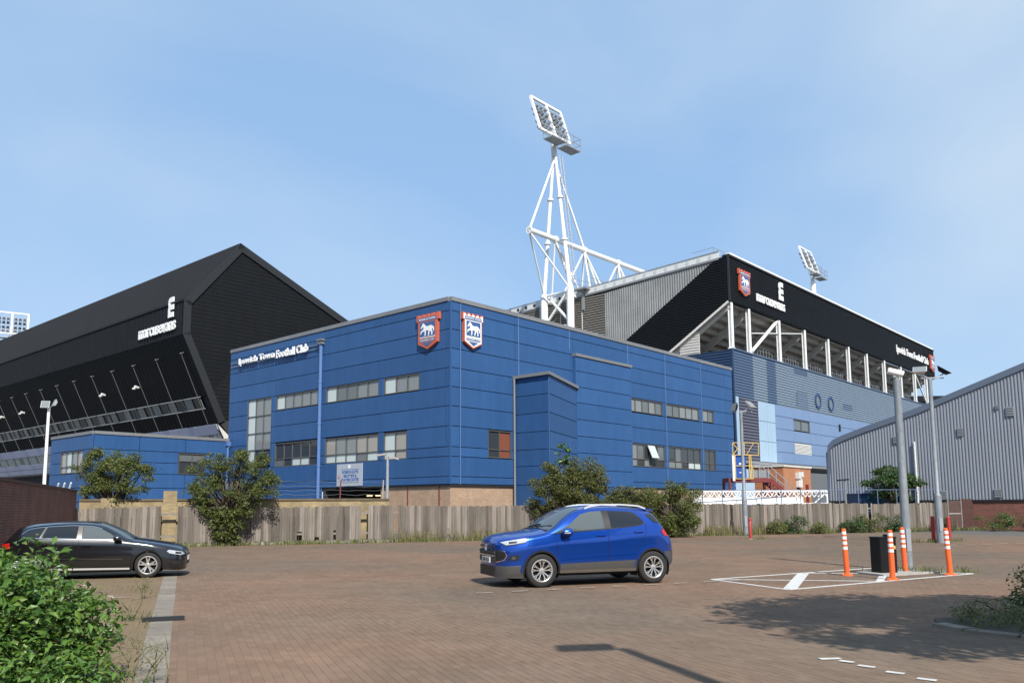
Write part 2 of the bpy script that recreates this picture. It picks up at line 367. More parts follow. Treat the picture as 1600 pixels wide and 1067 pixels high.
# edging strip of concrete slabs between the bays and the lane
m_slab = mat('worn_edging_slab', (.200, .172, .135), rough=.92, var=.3, vscale=4, bump=.3, obj_rand=.14)
es = thing('edging_strip', None, None); es['kind'] = 'structure'
for i in range(27):
    b0 = 6.6+i*0.62; zt = 0.006+random.uniform(-0.004, 0.006)
    if 13.55 < b0 < 13.9: continue
    mb = MB(); w0 = 0.155
    a0, a1 = STRIP_A-w0+random.uniform(-.006, .006), STRIP_A+w0+random.uniform(-.006, .006)
    P = [ab(a0, b0+.008, -0.03), ab(a1, b0+.008, -0.03), ab(a1, b0+.608, -0.03), ab(a0, b0+.608, -0.03)]
    mb.prism(P, (0, 0, 0.03+zt)); mb.build('slab', m_slab, es)

# painted markings, thin paint sheets on the blocks
m_line = mat('road_marking_paint', (0.52, 0.51, 0.48), rough=0.8, var=0.32, vscale=7)
m_line_old = mat('worn_marking_paint', (0.27, 0.245, 0.215), rough=0.85, var=0.5, vscale=9)
mk = thing('painted_hatched_box', None, None); mk['kind'] = 'structure'
_zl = [0.006]
def line(p, q, wd, m=None, parent=None):
    m = m or m_line; parent = parent or mk
    p = Vector((*p, 0)); q = Vector((*q, 0)); d = (q-p).normalized(); s_ = Vector((-d.y, d.x, 0))*wd/2
    z = Vector((0, 0, _zl[0])); _zl[0] += 0.0006
    MB().prism([p-s_+z-Vector((0,0,.004)), q-s_+z-Vector((0,0,.004)), q+s_+z-Vector((0,0,.004)), p+s_+z-Vector((0,0,.004))], (0, 0, 0.004)).build('painted_line', m, parent)
PL, PBt, PR, PT = (4.64, 19.07), (5.58, 16.71), (11.19, 20.21), (9.76, 22.18)
line(PL, PBt, .10); line(PBt, PR, .10); line(PR, PT, .10); line(PT, PL, .10)
line((7.22, 20.5), (5.66, 16.85), .26)
line(PL, (8.2, 18.35), .09); line((7.3, 20.55), PR, .08); line((8.1, 18.3), (8.75, 19.6), .16)
mk2 = thing('painted_bay_dashes', None, None); mk2['kind'] = 'structure'
for (x, y, L_, a) in [(3.52, 9.30, .24, 0.1), (3.73, 8.86, .17, -0.75), (3.87, 8.52, .17, -0.75), (4.02, 8.19, .17, -0.75), (3.63, 9.12, .15, -0.75)]:
    d = Vector((math.cos(a), math.sin(a))); line((x-d.x*L_/2, y-d.y*L_/2), (x+d.x*L_/2, y+d.y*L_/2), .075, m_line, mk2)
random.seed(5)
for k, (b0, row) in enumerate([(9.6, 0), (11.3, 0), (13.4, 0), (15.4, 0), (17.4, 0)]):       # short dashes across the bays at the left
    for j in range(4):
        a0 = STRIP_A-0.65-j*0.62
        p = ab(a0, b0+0.05*j); q = ab(a0-0.26, b0+0.05*j); line((p.x, p.y), (q.x, q.y), .05, m_line_old, mk2)
for i in range(9):                                                                            # row of dashes beside the blue car
    p = ab(5.3+i*0.75, 15.35+0.02*i); q = ab(5.3+i*0.75+0.34, 15.35+0.02*i); line((p.x, p.y), (q.x, q.y), .05, m_line_old, mk2)
for i in range(8):
    p = Vector((17.4+i*0.9, 33.2+i*0.35)); line((p.x, p.y), (p.x+.5, p.y+.2), .09, m_line_old, mk2)

# ------------------------------------------------------------ facade helpers (local coordinates of a root)
def clad(root, P0, du, dn, length, rows, seams, openings, m, name='cladding_panel', gap=0.018, th=0.06, z_of=None):
    """panels on the plane through P0 (2-D), s along du, outward dn; rows = z levels; openings = (s0,s1,z0,z1)"""
    du = Vector((*du, 0)); dn = Vector((*dn, 0)); P0 = Vector((*P0, 0))
    for z0, z1 in zip(rows[:-1], rows[1:]):
        br = {0.0, length}
        for s_ in seams:
            if 0 < s_ < length: br.add(s_)
        for (a, b_, c, d) in openings:
            if c < z1-0.05 and d > z0+0.05: br.update((max(0, a), min(length, b_)))
        br = sorted(br)
        for s0, s1 in zip(br[:-1], br[1:]):
            if s1-s0 < 0.06: continue
            sc, zc = (s0+s1)/2, (z0+z1)/2
            if any(a-.01 <= sc <= b_+.01 and c-.05 <= zc <= d+.05 for a, b_, c, d in openings): continue
            e = P0+du*(s0+gap); f = P0+du*(s1-gap)
            pts = [e+Vector((0,0,z0+gap)), f+Vector((0,0,z0+gap)), f+Vector((0,0,z1-gap)), e+Vector((0,0,z1-gap))]
            ins = 0.012
            k = du*ins
            front = [pts[0]+k+Vector((0,0,ins))+dn*th, pts[1]-k+Vector((0,0,ins))+dn*th, pts[2]-k-Vector((0,0,ins))+dn*th, pts[3]+k-Vector((0,0,ins))+dn*th]
            mid = [p+dn*(th-ins) for p in pts]
            MB().add(pts+mid+front, [(3,2,1,0), (8,9,10,11)]+[(i, (i+1)%4, (i+1)%4+4, i+4) for i in range(4)]+[(i+4, (i+1)%4+4, (i+1)%4+8, i+8) for i in range(4)]).build(name, m, root)
def window(root, P0, du, dn, s0, s1, z0, z1, cols, zsplit=(), glass=None, fw=0.06, name='window', label=None, frame=None):
    """framed window: frame and mullions one part, each pane a sub-part"""
    du = Vector((*du, 0)); dn = Vector((*dn, 0)); P0 = Vector((*P0, 0)); Z = Vector((0, 0, 1))
    def P(s_, z, d): return P0+du*s_+Z*z+dn*d
    mb = MB()
    def slab(a, b_, c, d, d0, d1): mb.prism([P(a, c, d0), P(b_, c, d0), P(b_, d, d0), P(a, d, d0)], dn*(d1-d0))
    slab(s0, s1, z0, z0+fw, -.10, .035); slab(s0, s1, z1-fw, z1, -.10, .035)
    slab(s0, s0+fw, z0+fw, z1-fw, -.10, .032); slab(s1-fw, s1, z0+fw, z1-fw, -.10, .032)
    zs = [z0+fw]+list(zsplit)+[z1-fw]; ss = [s0+fw+(s1-s0-2*fw)*i/cols for i in range(cols+1)]
    for z in zsplit: slab(s0+fw, s1-fw, z-fw/2, z+fw/2, -.09, .012)
    for s_ in ss[1:-1]: slab(s_-fw*.45, s_+fw*.45, z0+fw, z1-fw, -.09, .016)
    fr = mb.build(name, frame or m_frame, root)
    if label: fr['label'] = label
    for j in range(len(zs)-1):
        for i in range(cols):
            gi = glass(i, j) if callable(glass) else (glass if glass is not None else random.choice((0, 0, 4, 1)))
            d = -.05+random.uniform(-.006, .006)
            p = MB(); tl = random.uniform(-.006, .006)
            p.quad(P(ss[i]+.01, zs[j]+.01, d), P(ss[i+1]-.01, zs[j]+.01, d+tl), P(ss[i+1]-.01, zs[j+1]-.01, d+tl), P(ss[i]+.01, zs[j+1]-.01, d)); p.build('pane', GL[gi], fr)
    return fr
def copings(root, P0, P1, z0, z1, out_n, step=3.0, ov=0.12, inn=0.45, m=None, name='coping'):
    """row of coping lengths from P0 to P1 (2-D)"""
    P0 = Vector((*P0, 0)); P1 = Vector((*P1, 0)); d = (P1-P0); L_ = d.length; d.normalize(); nn = Vector((*out_n, 0)); k = max(1, round(L_/step))
    for i in range(k):
        a = P0+d*(L_*i/k+.008); b_ = P0+d*(L_*(i+1)/k-.008)
        MB().prism([a+nn*ov+Vector((0,0,z0)), b_+nn*ov+Vector((0,0,z0)), b_-nn*inn+Vector((0,0,z0)), a-nn*inn+Vector((0,0,z0))], (0, 0, z1-z0)).build(name, m or m_coping, root)

# ------------------------------------------------------------ blue office building
bo = thing('office_building', 'blue panelled three-storey corner building with two crests and ribbon windows', 'building', (KX, KY, 0), TH)
A_, An = (1, 0), (0, -1)        # right-hand facade: along +x, facing -y
B_, Bn = (0, 1), (-1, 0)        # left-hand facade: along +y, facing -x
ROWS = [3.0, 3.46, 4.67, 5.26, 6.52, 7.75, 8.93, 10.1, 11.31, 12.5, 13.67, 14.28]
LA, LB = 37.08, 25.84
# body behind the cladding
mb = MB(); mb.box(0.14, LA-.01, 0.14, LB-.01, 3.02, 14.2); mb.build('body', m_blue_dark, bo)
mb = MB(); mb.box(0.2, LA-.05, 0.2, LB-.05, 14.2, 14.3); mb.build('flat_roof', mat('roof_felt', (0.16, 0.16, 0.16), rough=0.9, var=0.2), bo)
opB = [(18.95, 13.4), (12.6, 6.75), (6.22, 2.73)]
upB = [(13.4, 18.95, 8.98, 10.08, 5), (6.75, 12.6, 8.98, 10.08, 5), (2.73, 6.22, 8.98, 10.08, 3)]
loB = [(13.4, 18.95, 4.67, 6.44, 5), (6.75, 12.6, 4.67, 6.44, 5), (3.9, 6.22, 4.67, 6.44, 2)]
stB = (19.58, 23.0, 4.9, 10.1)
op = [(a, b, 8.93, 10.1) for a, b, _, _, _ in upB]+[(a, b, 4.67, 6.52) for a, b, _, _, _ in loB]+[(stB[0], stB[1], 4.67, 10.1)]
clad(bo, (0, 0), B_, Bn, LB, ROWS, [0.42, 6.35, 12.95, 19.25], op, m_blue)
clad(bo, (0, 12.9), B_, Bn, LB-12.9, [0.0, 1.5, 3.0], [6.35], [], m_blue)
for k, (a, b, c, d, n_) in enumerate(upB):
    window(bo, (0, 0), B_, Bn, a, b, c, d, n_, (), (lambda i, j, k=k, n_=n_: 3 if i == n_-1 else random.choice((4, 0, 4))))
for k, (a, b, c, d, n_) in enumerate(loB):
    window(bo, (0, 0), B_, Bn, a, b, c, d, n_, (5.28,), [(lambda i, j: 1 if j else random.choice((0, 1, 3))), (lambda i, j: random.choice((2, 2, 4)) if j else random.choice((0, 3, 4))), (lambda i, j: 2 if i == 0 else 3)][k])
window(bo, (0, 0), B_, Bn, stB[0], stB[1], stB[2], stB[3], 3, (6.1, 7.4, 8.75), (lambda i, j: 3 if i == 2 else (4 if j else 1)), label='tall stairwell window of twelve panes')
# right-hand facade
upA = [(19.4, 24.44, 5), (25.05, 30.55, 5), (31.23, 33.24, 2)]
loA = [(19.5, 24.65, 5), (25.25, 30.7, 5), (31.35, 33.4, 2)]
winA = (3.31, 5.51)
op = [(a, b, 8.93, 10.1) for a, b, _ in upA]+[(a, b, 4.67, 6.52) for a, b, _ in loA]+[(*winA, 4.67, 6.52), (5.88, 12.3, 0, 9.9), (12.3, 19.4, 0, 12.4)]
clad(bo, (0, 0), A_, An, LA, ROWS, [0.75, 5.95, 12.3, 19.4, 24.75, 31.0, 35.6], op, m_blue)
for a, b, n_ in upA: window(bo, (0, 0), A_, An, a, b, 9.02, 10.08, n_, (), (lambda i, j: 3 if random.random() < .12 else random.choice((0, 4, 4))))
for k, (a, b, n_) in enumerate(loA): window(bo, (0, 0), A_, An, a, b, 4.70, 6.5, n_, (5.3,), (lambda i, j: random.choice((1, 0, 1, 4)) if j else random.choice((3, 1, 4))))
window(bo, (0, 0), A_, An, winA[0], winA[1], 4.72, 6.48, 2, (5.25,), (lambda i, j: 1 if i == 0 else 5))
# one casement of the lower ribbon stands open
mb = MB(); sp = Vector((22.0, -0.05, 6.4))
mb.prism([sp, sp+Vector((1.0, 0, 0)), sp+Vector((1.0, -.42, -1.0)), sp+Vector((0, -.42, -1.0))], (0, -.04, .02)); mb.build('open_casement', GL[3], bo)
# corner trims, downpipes
mb = MB(); mb.box(-.075, .02, -.075, .02, 3.0, 14.28); mb.build('corner_trim', m_blue, bo)
for (u, v) in ((-0.2, 13.12), ):
    mb = MB(); mb.tube((u, v, 0), (u, v, 13.3), 0.13, 12)
    for z in (1.5, 4.5, 7.5, 10.5): mb.tube((u, v, z), (u, v, z+.12), 0.155, 12)
    dp = mb.build('downpipe', mat('downpipe_blue', (0.085, 0.165, 0.36), rough=0.4, var=0.05), bo, smooth=True, angle=40)
    mb = MB(); mb.prism([(u-.22, v-.3, 13.65), (u-.22, v+.3, 13.65), (u+.14, v+.3, 13.65), (u+.14, v-.3, 13.65)], (0, 0, -.12)); mb.prism([(u-.16, v-.22, 13.53), (u-.16, v+.22, 13.53), (u+.14, v+.22, 13.53), (u+.14, v-.22, 13.53)], (0, 0, -.25)); mb.build('hopper_head', m_coping, dp)
mb = MB(); mb.tube((5.72, -.16, 0), (5.72, -.16, 10.0), 0.075, 10); mb.build('downpipe', m_coping, bo, smooth=True, angle=40)
for s_ in (0.8, 6.3, 11.9, 19.42, 25.0, 31.05):     # pale vertical joint strips
    z1 = 14.25; z0 = 3.0 if s_ < 5 or s_ > 19 else (10.3 if s_ < 7 else 12.8)
    mb = MB(); mb.box(s_-.018, s_+.018, -.075, -.03, z0, z1); mb.build('joint_strip', mat('pale_joint', (0.13, 0.21, 0.38), rough=0.5) if 'pale_joint' not in bpy.data.materials else bpy.data.materials['pale_joint'], bo)
copings(bo, (0, -.0), (LA, -.0), 14.28, 14.54, An); copings(bo, (-.0, 0.13), (-.0, LB), 14.28, 14.54, Bn)
copings(bo, (LA-.45, LB), (LA-.45, .5), 14.28, 14.54, (1, 0)); copings(bo, (LA-.5, LB-.45), (0.5, LB-.45), 14.28, 14.54, (0, 1))
# projecting stair tower and bay
tw = [(5.88, 0.1), (5.88, -2.95), (12.29, -.33), (12.29, 0.1)]
mb = MB(); ins = [(5.95, 0.1), (5.95, -2.80), (12.25, -.22), (12.25, 0.1)]; mb.prism([(x, y, 0) for x, y in ins], (0, 0, 9.95)); mb.build('stair_tower_body', m_blue_dark, bo)
TR = [0.0, 1.6, 3.0, 4.2, 5.26, 6.4, 7.6, 8.8, 10.0]
clad(bo, (5.95, -2.86), (0, 1), (-1, 0), 2.84, TR, [], [], m_blue)
dv = Vector((12.29-5.9, 2.62)); ln = dv.length; dv.normalize(); nv = (dv.y, -dv.x)
clad(bo, (5.95, -2.86), tuple(dv), nv, ln-.05, TR, [], [], m_blue)
mb = MB(); mb.tube((5.93, -2.90, 0), (5.93, -2.90, 10.0), 0.05, 8); mb.build('corner_trim', m_blue, bo)
mb = MB(); mb.prism([(5.7, .05, 10.0), (5.7, -3.16, 10.0), (12.55, -.38, 10.0), (12.55, .05, 10.0)], (0, 0, .2)); mb.build('tower_coping', m_coping, bo)
mb = MB(); mb.box(12.32, 19.38, -.27, 0.12, 0, 12.4); mb.build('bay_body', m_blue_dark, bo)
clad(bo, (12.3, -.28), A_, An, 7.12, [0, 1.6, 3.0, 4.2, 5.4, 6.6, 7.8, 9.0, 10.15, 11.3, 12.36], [], [], m_blue)
mb = MB(); mb.box(12.24, 12.31, -.33, 0.1, 10.2, 12.36); mb.build('bay_cheek', m_blue, bo)
copings(bo, (12.2, -.3), (19.5, -.3), 12.38, 12.58, An, step=3.6, ov=.12, inn=.42)
# brick ground floor and the dark undercroft with its lights
for bx_ in ((0.10, 5.9, 0.10, .5), (.10, .5, .5, 6.6), (19.4, LA-.02, .1, .5)): MB().box(*bx_, 0, 2.98).build('brick_base', m_brick_tan, bo)
mb = MB(); mb.box(-.02, 5.85, -.02, .3, 2.90, 2.995); mb.box(-.02, .3, .3, 12.8, 2.90, 2.995); mb.build('drip_edge', m_black_rim, bo)
for v in (1.0, 3.9): mb = MB(); mb.box(.05, .1, v, v+.05, 0, 2.9); mb.build('movement_joint', m_maroon, bo)
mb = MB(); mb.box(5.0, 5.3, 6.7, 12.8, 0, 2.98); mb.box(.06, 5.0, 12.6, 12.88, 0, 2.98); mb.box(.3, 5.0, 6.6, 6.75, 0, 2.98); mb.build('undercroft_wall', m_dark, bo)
m_lamp = bpy.data.materials.new('lit_strip_lamp'); m_lamp.use_nodes = True
_b = m_lamp.node_tree.nodes['Principled BSDF']; _b.inputs['Emission Color'].default_value = (1, .75, .42, 1); _b.inputs['Emission Strength'].default_value = 1.4; _b.inputs['Base Color'].default_value = (.8, .7, .5, 1)
for k in range(5): mb = MB(); mb.box(3.2, 3.3, 7.4+k*1.0, 7.95+k*1.0, 2.42, 2.5); mb.build('strip_lamp', m_lamp, bo)

# entrance sign, lettering and crests
EX_B, EX_A, EZ = Vector((0, -1, 0)), Vector((1, 0, 0)), Vector((0, 0, 1))
sg = thing('direction_sign', "grey suite sign with red down arrow under the lower left windows", 'sign', W(0, 9.67, 3.08), TH)
mb = MB(); mb.box(-.14, -.08, -1.39, 1.39, 0, 1.5); mb.build('panel', m_sign_grey, sg)
mb = MB()
for k, (t, z, wd) in enumerate([('ROBSON SUITE', .86, 1.75), ("BEATTIE'S &", .60, 1.4), ('PLAYERS SUITES', .34, 1.85)]):
    put_text(mb, t, (-.145, wd/2-.12, z), EX_B, EZ, width=wd, height=.19, thick=.012, bold=.012)
mb.box(-.15, -.14, -1.05, .85, 1.12, 1.14); mb.box(-.15, -.14, -1.05, .85, .22, .24); mb.build('lettering', m_sign_blue, sg)
mb = MB(); mb.prism([(-.142, 1.16, .78), (-.142, 1.08, .78), (-.142, 1.08, .62), (-.142, .99, .62), (-.142, 1.12, .46), (-.142, 1.25, .62), (-.142, 1.16, .62)], (-.01, 0, 0)); mb.build('arrow', m_crest_red, sg)
mb = MB(); mb.prism([(-.142, .12, 1.42), (-.142, -.12, 1.42), (-.142, -.10, 1.22), (-.142, 0, 1.15), (-.142, .10, 1.22)], (-.01, 0, 0)); mb.build('crest', m_white, sg)
ls = thing('lettering_sign', 'white lettering on rails on the left blue facade', 'sign', W(0, 0, 0), TH)
mb = MB(); put_text(mb, 'Ipswich Town', (-.22, 24.15, 12.95), EX_B, EZ, width=5.1, height=.62, thick=.10, bold=.022)
put_text(mb, 'Football Club', (-.22, 18.75, 12.95), EX_B, EZ, width=4.1, height=.62, thick=.10, bold=.022); mb.build('letters', m_white, ls)
mb = MB()
for z in (13.05, 13.35): mb.bar((-.14, 25.6, z), (-.14, 13.4, z), .04)
for v in (25.5, 22, 18.6, 15, 13.6): mb.bar((-.14, v, 13.2), (-.02, v, 13.2), .03)
mb.build('rail', m_steel_grey, ls)

HORSE = [(.03,.62),(.05,.70),(.12,.80),(.17,.90),(.20,.97),(.24,.92),(.30,.88),(.36,.78),(.42,.72),(.58,.70),(.72,.74),(.82,.72),(.88,.66),(.95,.60),(1.0,.45),(.98,.30),(.93,.28),(.93,.45),(.88,.52),(.85,.46),(.84,.36),(.88,.24),(.86,.04),(.80,.04),(.81,.20),(.74,.33),(.70,.40),(.66,.22),(.62,.04),(.56,.04),(.59,.24),(.60,.40),(.45,.42),(.40,.38),(.40,.20),(.37,.04),(.31,.04),(.33,.22),(.31,.40),(.22,.36),(.10,.34),(.06,.20),(.01,.22),(.04,.40),(.18,.48),(.24,.56),(.24,.68),(.18,.70),(.12,.62),(.07,.58)]
def crest(name, label, org, ex, wd, ht, pale, parent_rot, facing, group='club crests'):
    """shield crest: org = world base (bottom point), built in the stadium frame; ex = direction of reading"""
    c = thing(name, label, 'crest', org, parent_rot, group)
    ex = Vector(ex); nn = Vector(facing); Z = Vector((0, 0, 1))
    def P(x, y, d): return ex*((x-.5)*wd)+Z*(y*ht)+nn*d
    def shield(s_, top=True):
        i = s_
        body = [(.5, 0+i*1.1), (.93-i, .17+i*.6), (.93-i, .80+i*.2)]
        pts = body+[(1-i, .80+i*.3), (1-i, 1-i)]
        if top:
            k = 5; xs = [1-i-(1-2*i)*j/(2*k-1) for j in range(2*k)]
            for j in range(2*k-1):
                yy = 1-i if j % 2 == 0 else .95-i
                pts += [(xs[j], yy), (xs[j+1], yy)]
        return pts+[(i, 1-i), (i, .80+i*.3), (.07+i, .80+i*.2), (.07+i, .17+i*.6)]
    def layer(nm, pts, d0, d1, m, par=c):
        q = []
        for p in pts:
            if not q or (abs(q[-1][0]-p[0])+abs(q[-1][1]-p[1])) > 1e-5: q.append(p)
        return MB().prism([P(x, y, d0) for x, y in q], nn*(d1-d0)).build(nm, m, par)
    layer('rim', shield(0), .07, .26, m_crest_red)
    layer('shield', shield(.035 if pale else .055), .26, .275, m_white if pale else m_crest_red)
    layer('name_band', [(.10, .80), (.90, .80), (.90, .90), (.10, .90)], .275, .285, m_crest_blue)
    layer('field', [(.16, .35), (.84, .35), (.84, .77), (.16, .77)], .275, .285, m_crest_blue)
    layer('lower_band', [(.16, .215), (.84, .215), (.84, .285), (.16, .285)], .275, .285, m_crest_blue)
    layer('point', [(.5, .07), (.74, .19), (.26, .19)], .275, .285, m_crest_blue)
    hs = [(.19+.62*x, .36+.40*y) for x, y in HORSE]
    layer('horse', hs, .285, .30, m_white)
    if not pale:
        for yy in (.30, .335): layer('wave', [(.16, yy), (.30, yy+.012), (.44, yy), (.58, yy+.012), (.72, yy), (.84, yy+.01), (.84, yy+.022), (.72, yy+.012), (.58, yy+.024), (.44, yy+.012), (.30, yy+.024), (.16, yy+.012)], .276, .29, m_white)
    mb = MB(); put_text(mb, 'IPSWICH TOWN', P(.14, .825, .285), ex, Z, width=.72*wd, height=.05*ht, thick=.008, bold=.01)
    put_text(mb, 'FOOTBALL CLUB', P(.20, .232, .285), ex, Z, width=.60*wd, height=.035*ht, thick=.008, bold=.01); mb.build('lettering', m_white, c)
    return c
crest('club_crest', 'red rimmed crest with white horse, left of the blue building corner', W(0, 1.80, 11.45), EX_B, 2.05, 2.25, False, TH, (-1, 0, 0))
crest('club_crest', 'white faced crest with white horse, right of the blue building corner', W(1.74, 0, 11.45), EX_A, 1.85, 2.25, True, TH, (0, -1, 0))

# ------------------------------------------------------------ low blue annexe
an = thing('annexe_building', 'low blue panelled annexe beside the big blue building', 'building', (KX, KY, 0), TH)
mb = MB(); mb.box(-10.6, -.1, 25.66, 33.4, 0, 7.0); mb.build('body', m_blue_dark, an)
RW = [0, 1.0, 2.1, 3.15, 4.2, 5.05, 5.9, 6.98]
clad(an, (-10.66, 25.6), (1, 0), (0, -1), 10.6, RW, [3.3, 6.9], [(6.35, 8.6, 4.2, 5.9)], m_blue)
clad(an, (-10.66, 25.6), (0, 1), (-1, 0), 7.9, RW, [3.9], [(1.66, 5.9, 4.2, 5.9)], m_blue)
window(an, (-10.66, 25.6), (1, 0), (0, -1), 6.37, 8.58, 4.25, 5.87, 2, (5.25,), (lambda i, j: 1 if j == 0 else 0))
window(an, (-10.66, 25.6), (0, 1), (-1, 0), 1.68, 5.88, 4.25, 5.87, 4, (4.75,), (lambda i, j: [2, 4, 3, 2][i]))
copings(an, (-10.66, 25.6), (-.1, 25.6), 6.98, 7.2, (0, -1)); copings(an, (-10.66, 25.73), (-10.66, 33.5), 6.98, 7.2, (-1, 0))
mb = MB(); mb.box(-10.3, -.1, 26.1, 33.4, 7.0, 7.06); mb.build('flat_roof', bpy.data.materials['roof_felt'], an)
mb = MB(); mb.tube((-.25, 25.45, 0), (-.25, 25.45, 6.8), .09, 10); mb.box(-.42, -.08, 25.28, 25.58, 6.6, 6.95); mb.build('downpipe', bpy.data.materials['downpipe_blue'], an)
# ------------------------------------------------------------ black stand at the left
ns = thing('black_stand', 'huge black clad stand with pitched roof and leaning back wall at left', 'stand', (KX, KY, 0), TH)
V0, V1 = 40.0, 150.0
FT, FB, UB, RG, RR = (2.74, 21.72), (2.74, 18.36), (6.82, 9.96), (8.53, 28.8), (30.0, 19.6)
def ext(mb, sec, v0, v1): mb.prism([(u, v0, z) for u, z in sec], (0, v1-v0, 0))
def ribbed(mb, a, b, v0, v1, pitch, depth, nrm):
    """sheet from section point a to b, extruded in v, with ribs across v"""
    n = int((v1-v0)/pitch); nx, nz = nrm
    vs = []; fs = []
    for i in range(n+1):
        for k, off in ((0, 0), (.35, 0), (.45, depth), (.9, depth)):
            v = v0+(i+k)*pitch
            if v > v1: v = v1
            vs += [(a[0]+nx*off, v, a[1]+nz*off), (b[0]+nx*off, v, b[1]+nz*off)]
    for i in range(len(vs)//2-1): fs.append((2*i, 2*i+1, 2*i+3, 2*i+2))
    mb.add(vs, fs)
# roof slopes
rs = Vector((RG[0]-FT[0], RG[1]-FT[1])).normalized(); rn = (-rs.y, rs.x)
mb = MB(); ribbed(mb, FT, RG, V0, V1, .5, .02, rn); mb.build('roof_slope', m_black_roof, ns)
mb = MB(); ribbed(mb, RG, RR, V0, V1, .5, .0, (.39, .92)); mb.build('roof_slope', m_black_roof, ns)
mb = MB(); ribbed(mb, FB, FT, V0, V1, .6, .05, (-1, 0)); mb.build('fascia', m_black_clad, ns)
mb = MB(); mb.box(2.6, 2.95, V0, V1, 21.66, 21.86); mb.build('eaves_trim', m_black, ns)
un = Vector((-(FB[1]-UB[1]), FB[0]-UB[0])).normalized(); un = Vector((-abs(un.x), -abs(un.y)))
def LP(t): return (FB[0]+(UB[0]-FB[0])*t, FB[1]+(UB[1]-FB[1])*t)      # leaning wall, t 0 top .. 1 at z 9.96
def lz(z): return LP((FB[1]-z)/(FB[1]-UB[1]))
def lean(z, v, off=0): u, zz = lz(z); return Vector((u+un.x*off, v, zz+un.y*off))
mb = MB(); ribbed(mb, lz(18.36), lz(12.62), V0, V1, .8, .03, tuple(un)); mb.build('leaning_wall', m_black_clad, ns)
mb = MB(); ribbed(mb, lz(11.5), lz(9.96), V0, V1, .8, .03, tuple(un)); mb.build('leaning_wall', m_black_clad, ns)
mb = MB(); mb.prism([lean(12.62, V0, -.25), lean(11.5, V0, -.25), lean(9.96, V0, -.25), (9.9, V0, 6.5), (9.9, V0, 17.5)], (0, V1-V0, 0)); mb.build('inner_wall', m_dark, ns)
mb = MB(); ext(mb, [FT, FB, (UB[0]+.15, UB[1]-.05), (9.0, 6.0), (30, 6.0), RR, RG], V0+.01, V0+.25); mb.build('gable_wall', m_black_clad, ns)
# fine horizontal sheet laps on the gable
def inside(z):
    """u-range of the gable at height z"""
    def seg(p, q): t = (z-p[1])/(q[1]-p[1]); return p[0]+(q[0]-p[0])*t
    lo = seg(FT, RG) if z > FT[1] else (FT[0] if z > FB[1] else seg(FB, UB))
    hi = seg(RG, RR) if z > RR[1] else 30.0
    return lo, hi
mb = MB(); z = 10.3
while z < 28.4:
    lo, hi = max(inside(z)[0], inside(z+.36)[0]), min(inside(z)[1], inside(z+.36)[1]); mb.box(lo+.3, hi-.2, V0-.012, V0, z, z+.36); z += .40
mb.build('gable_sheet_laps', m_black_clad, ns)['kind'] = 'stuff'
# pale trims round the gable
for a, b in ((FT, RG), (RG, (22.5, 22.85)), (FB, FT), (UB, FB)):
    d = Vector((b[0]-a[0], b[1]-a[1])).normalized(); n_ = Vector((-d.y, d.x)); c = Vector((12, 16))
    if n_.dot(c-Vector(a)) < 0: n_ = -n_
    mb = MB(); mb.prism([(a[0], V0-.16, a[1]), (b[0], V0-.16, b[1]), (b[0]+n_.x*.75, V0-.16, b[1]+n_.y*.75), (a[0]+n_.x*.75, V0-.16, a[1]+n_.y*.75)], (0, .14, 0)); mb.build('gable_trim', m_black_rim, ns)
# ribbon of windows in the leaning wall
fr = MB()
for z in (12.62, 11.5): fr.bar(lean(z, V0+1.2, .05), lean(z, V1, .05), .12, .10)
pn = []
v = V0+1.4; k = 0
while v < 112:
    wv = 1.78
    fr.bar(lean(12.6, v, .05), lean(11.52, v, .05), .07, .07, up=(0, 1, 0)); pn.append((v, k)); v += wv; k += 1
fw = fr.build('ribbon_window', m_steel_grey, ns)
random.seed(11)
for v, k in pn:
    gi = 4 if k % 2 else 1
    p = MB(); tl = random.uniform(-.03, .03)
    p.quad(lean(12.56, v+.06, -.02), lean(12.56, v+1.70, -.02+tl), lean(11.55, v+1.70, -.02+tl), lean(11.55, v+.06, -.02)); p.build('pane', GL[gi], fw)
m_rod = mat('grey_rod', (0.11, 0.11, 0.11), rough=0.5)
for k in range(14):                                     # slim rods standing off the wall
    v = 41.0+k*5.32
    mb = MB(); mb.tube(lean(16.8, v, .35), lean(10.0, v+.3, .35), .035, 6); mb.tube(lean(16.8, v, .0), lean(16.8, v, .4), .04, 6); mb.lathe([(0, -.1), (.12, -.05), (.12, .05), (0, .1)], 8, tuple(lean(16.8, v, .35))); mb.build('wall_rod', m_rod, ns)
for v in (94.2, 86.2, 60.5, 52.0):
    mb = MB(); p = lean(14.66, v, .5); mb.bar(p, p+Vector((-.45, -.1, .1)), .2, .2); mb.bar(p+Vector((-.35, 0, -.05)), p+Vector((-.7, -.4, -.2)), .28, .15); mb.build('wall_floodlight', m_white_old, ns)
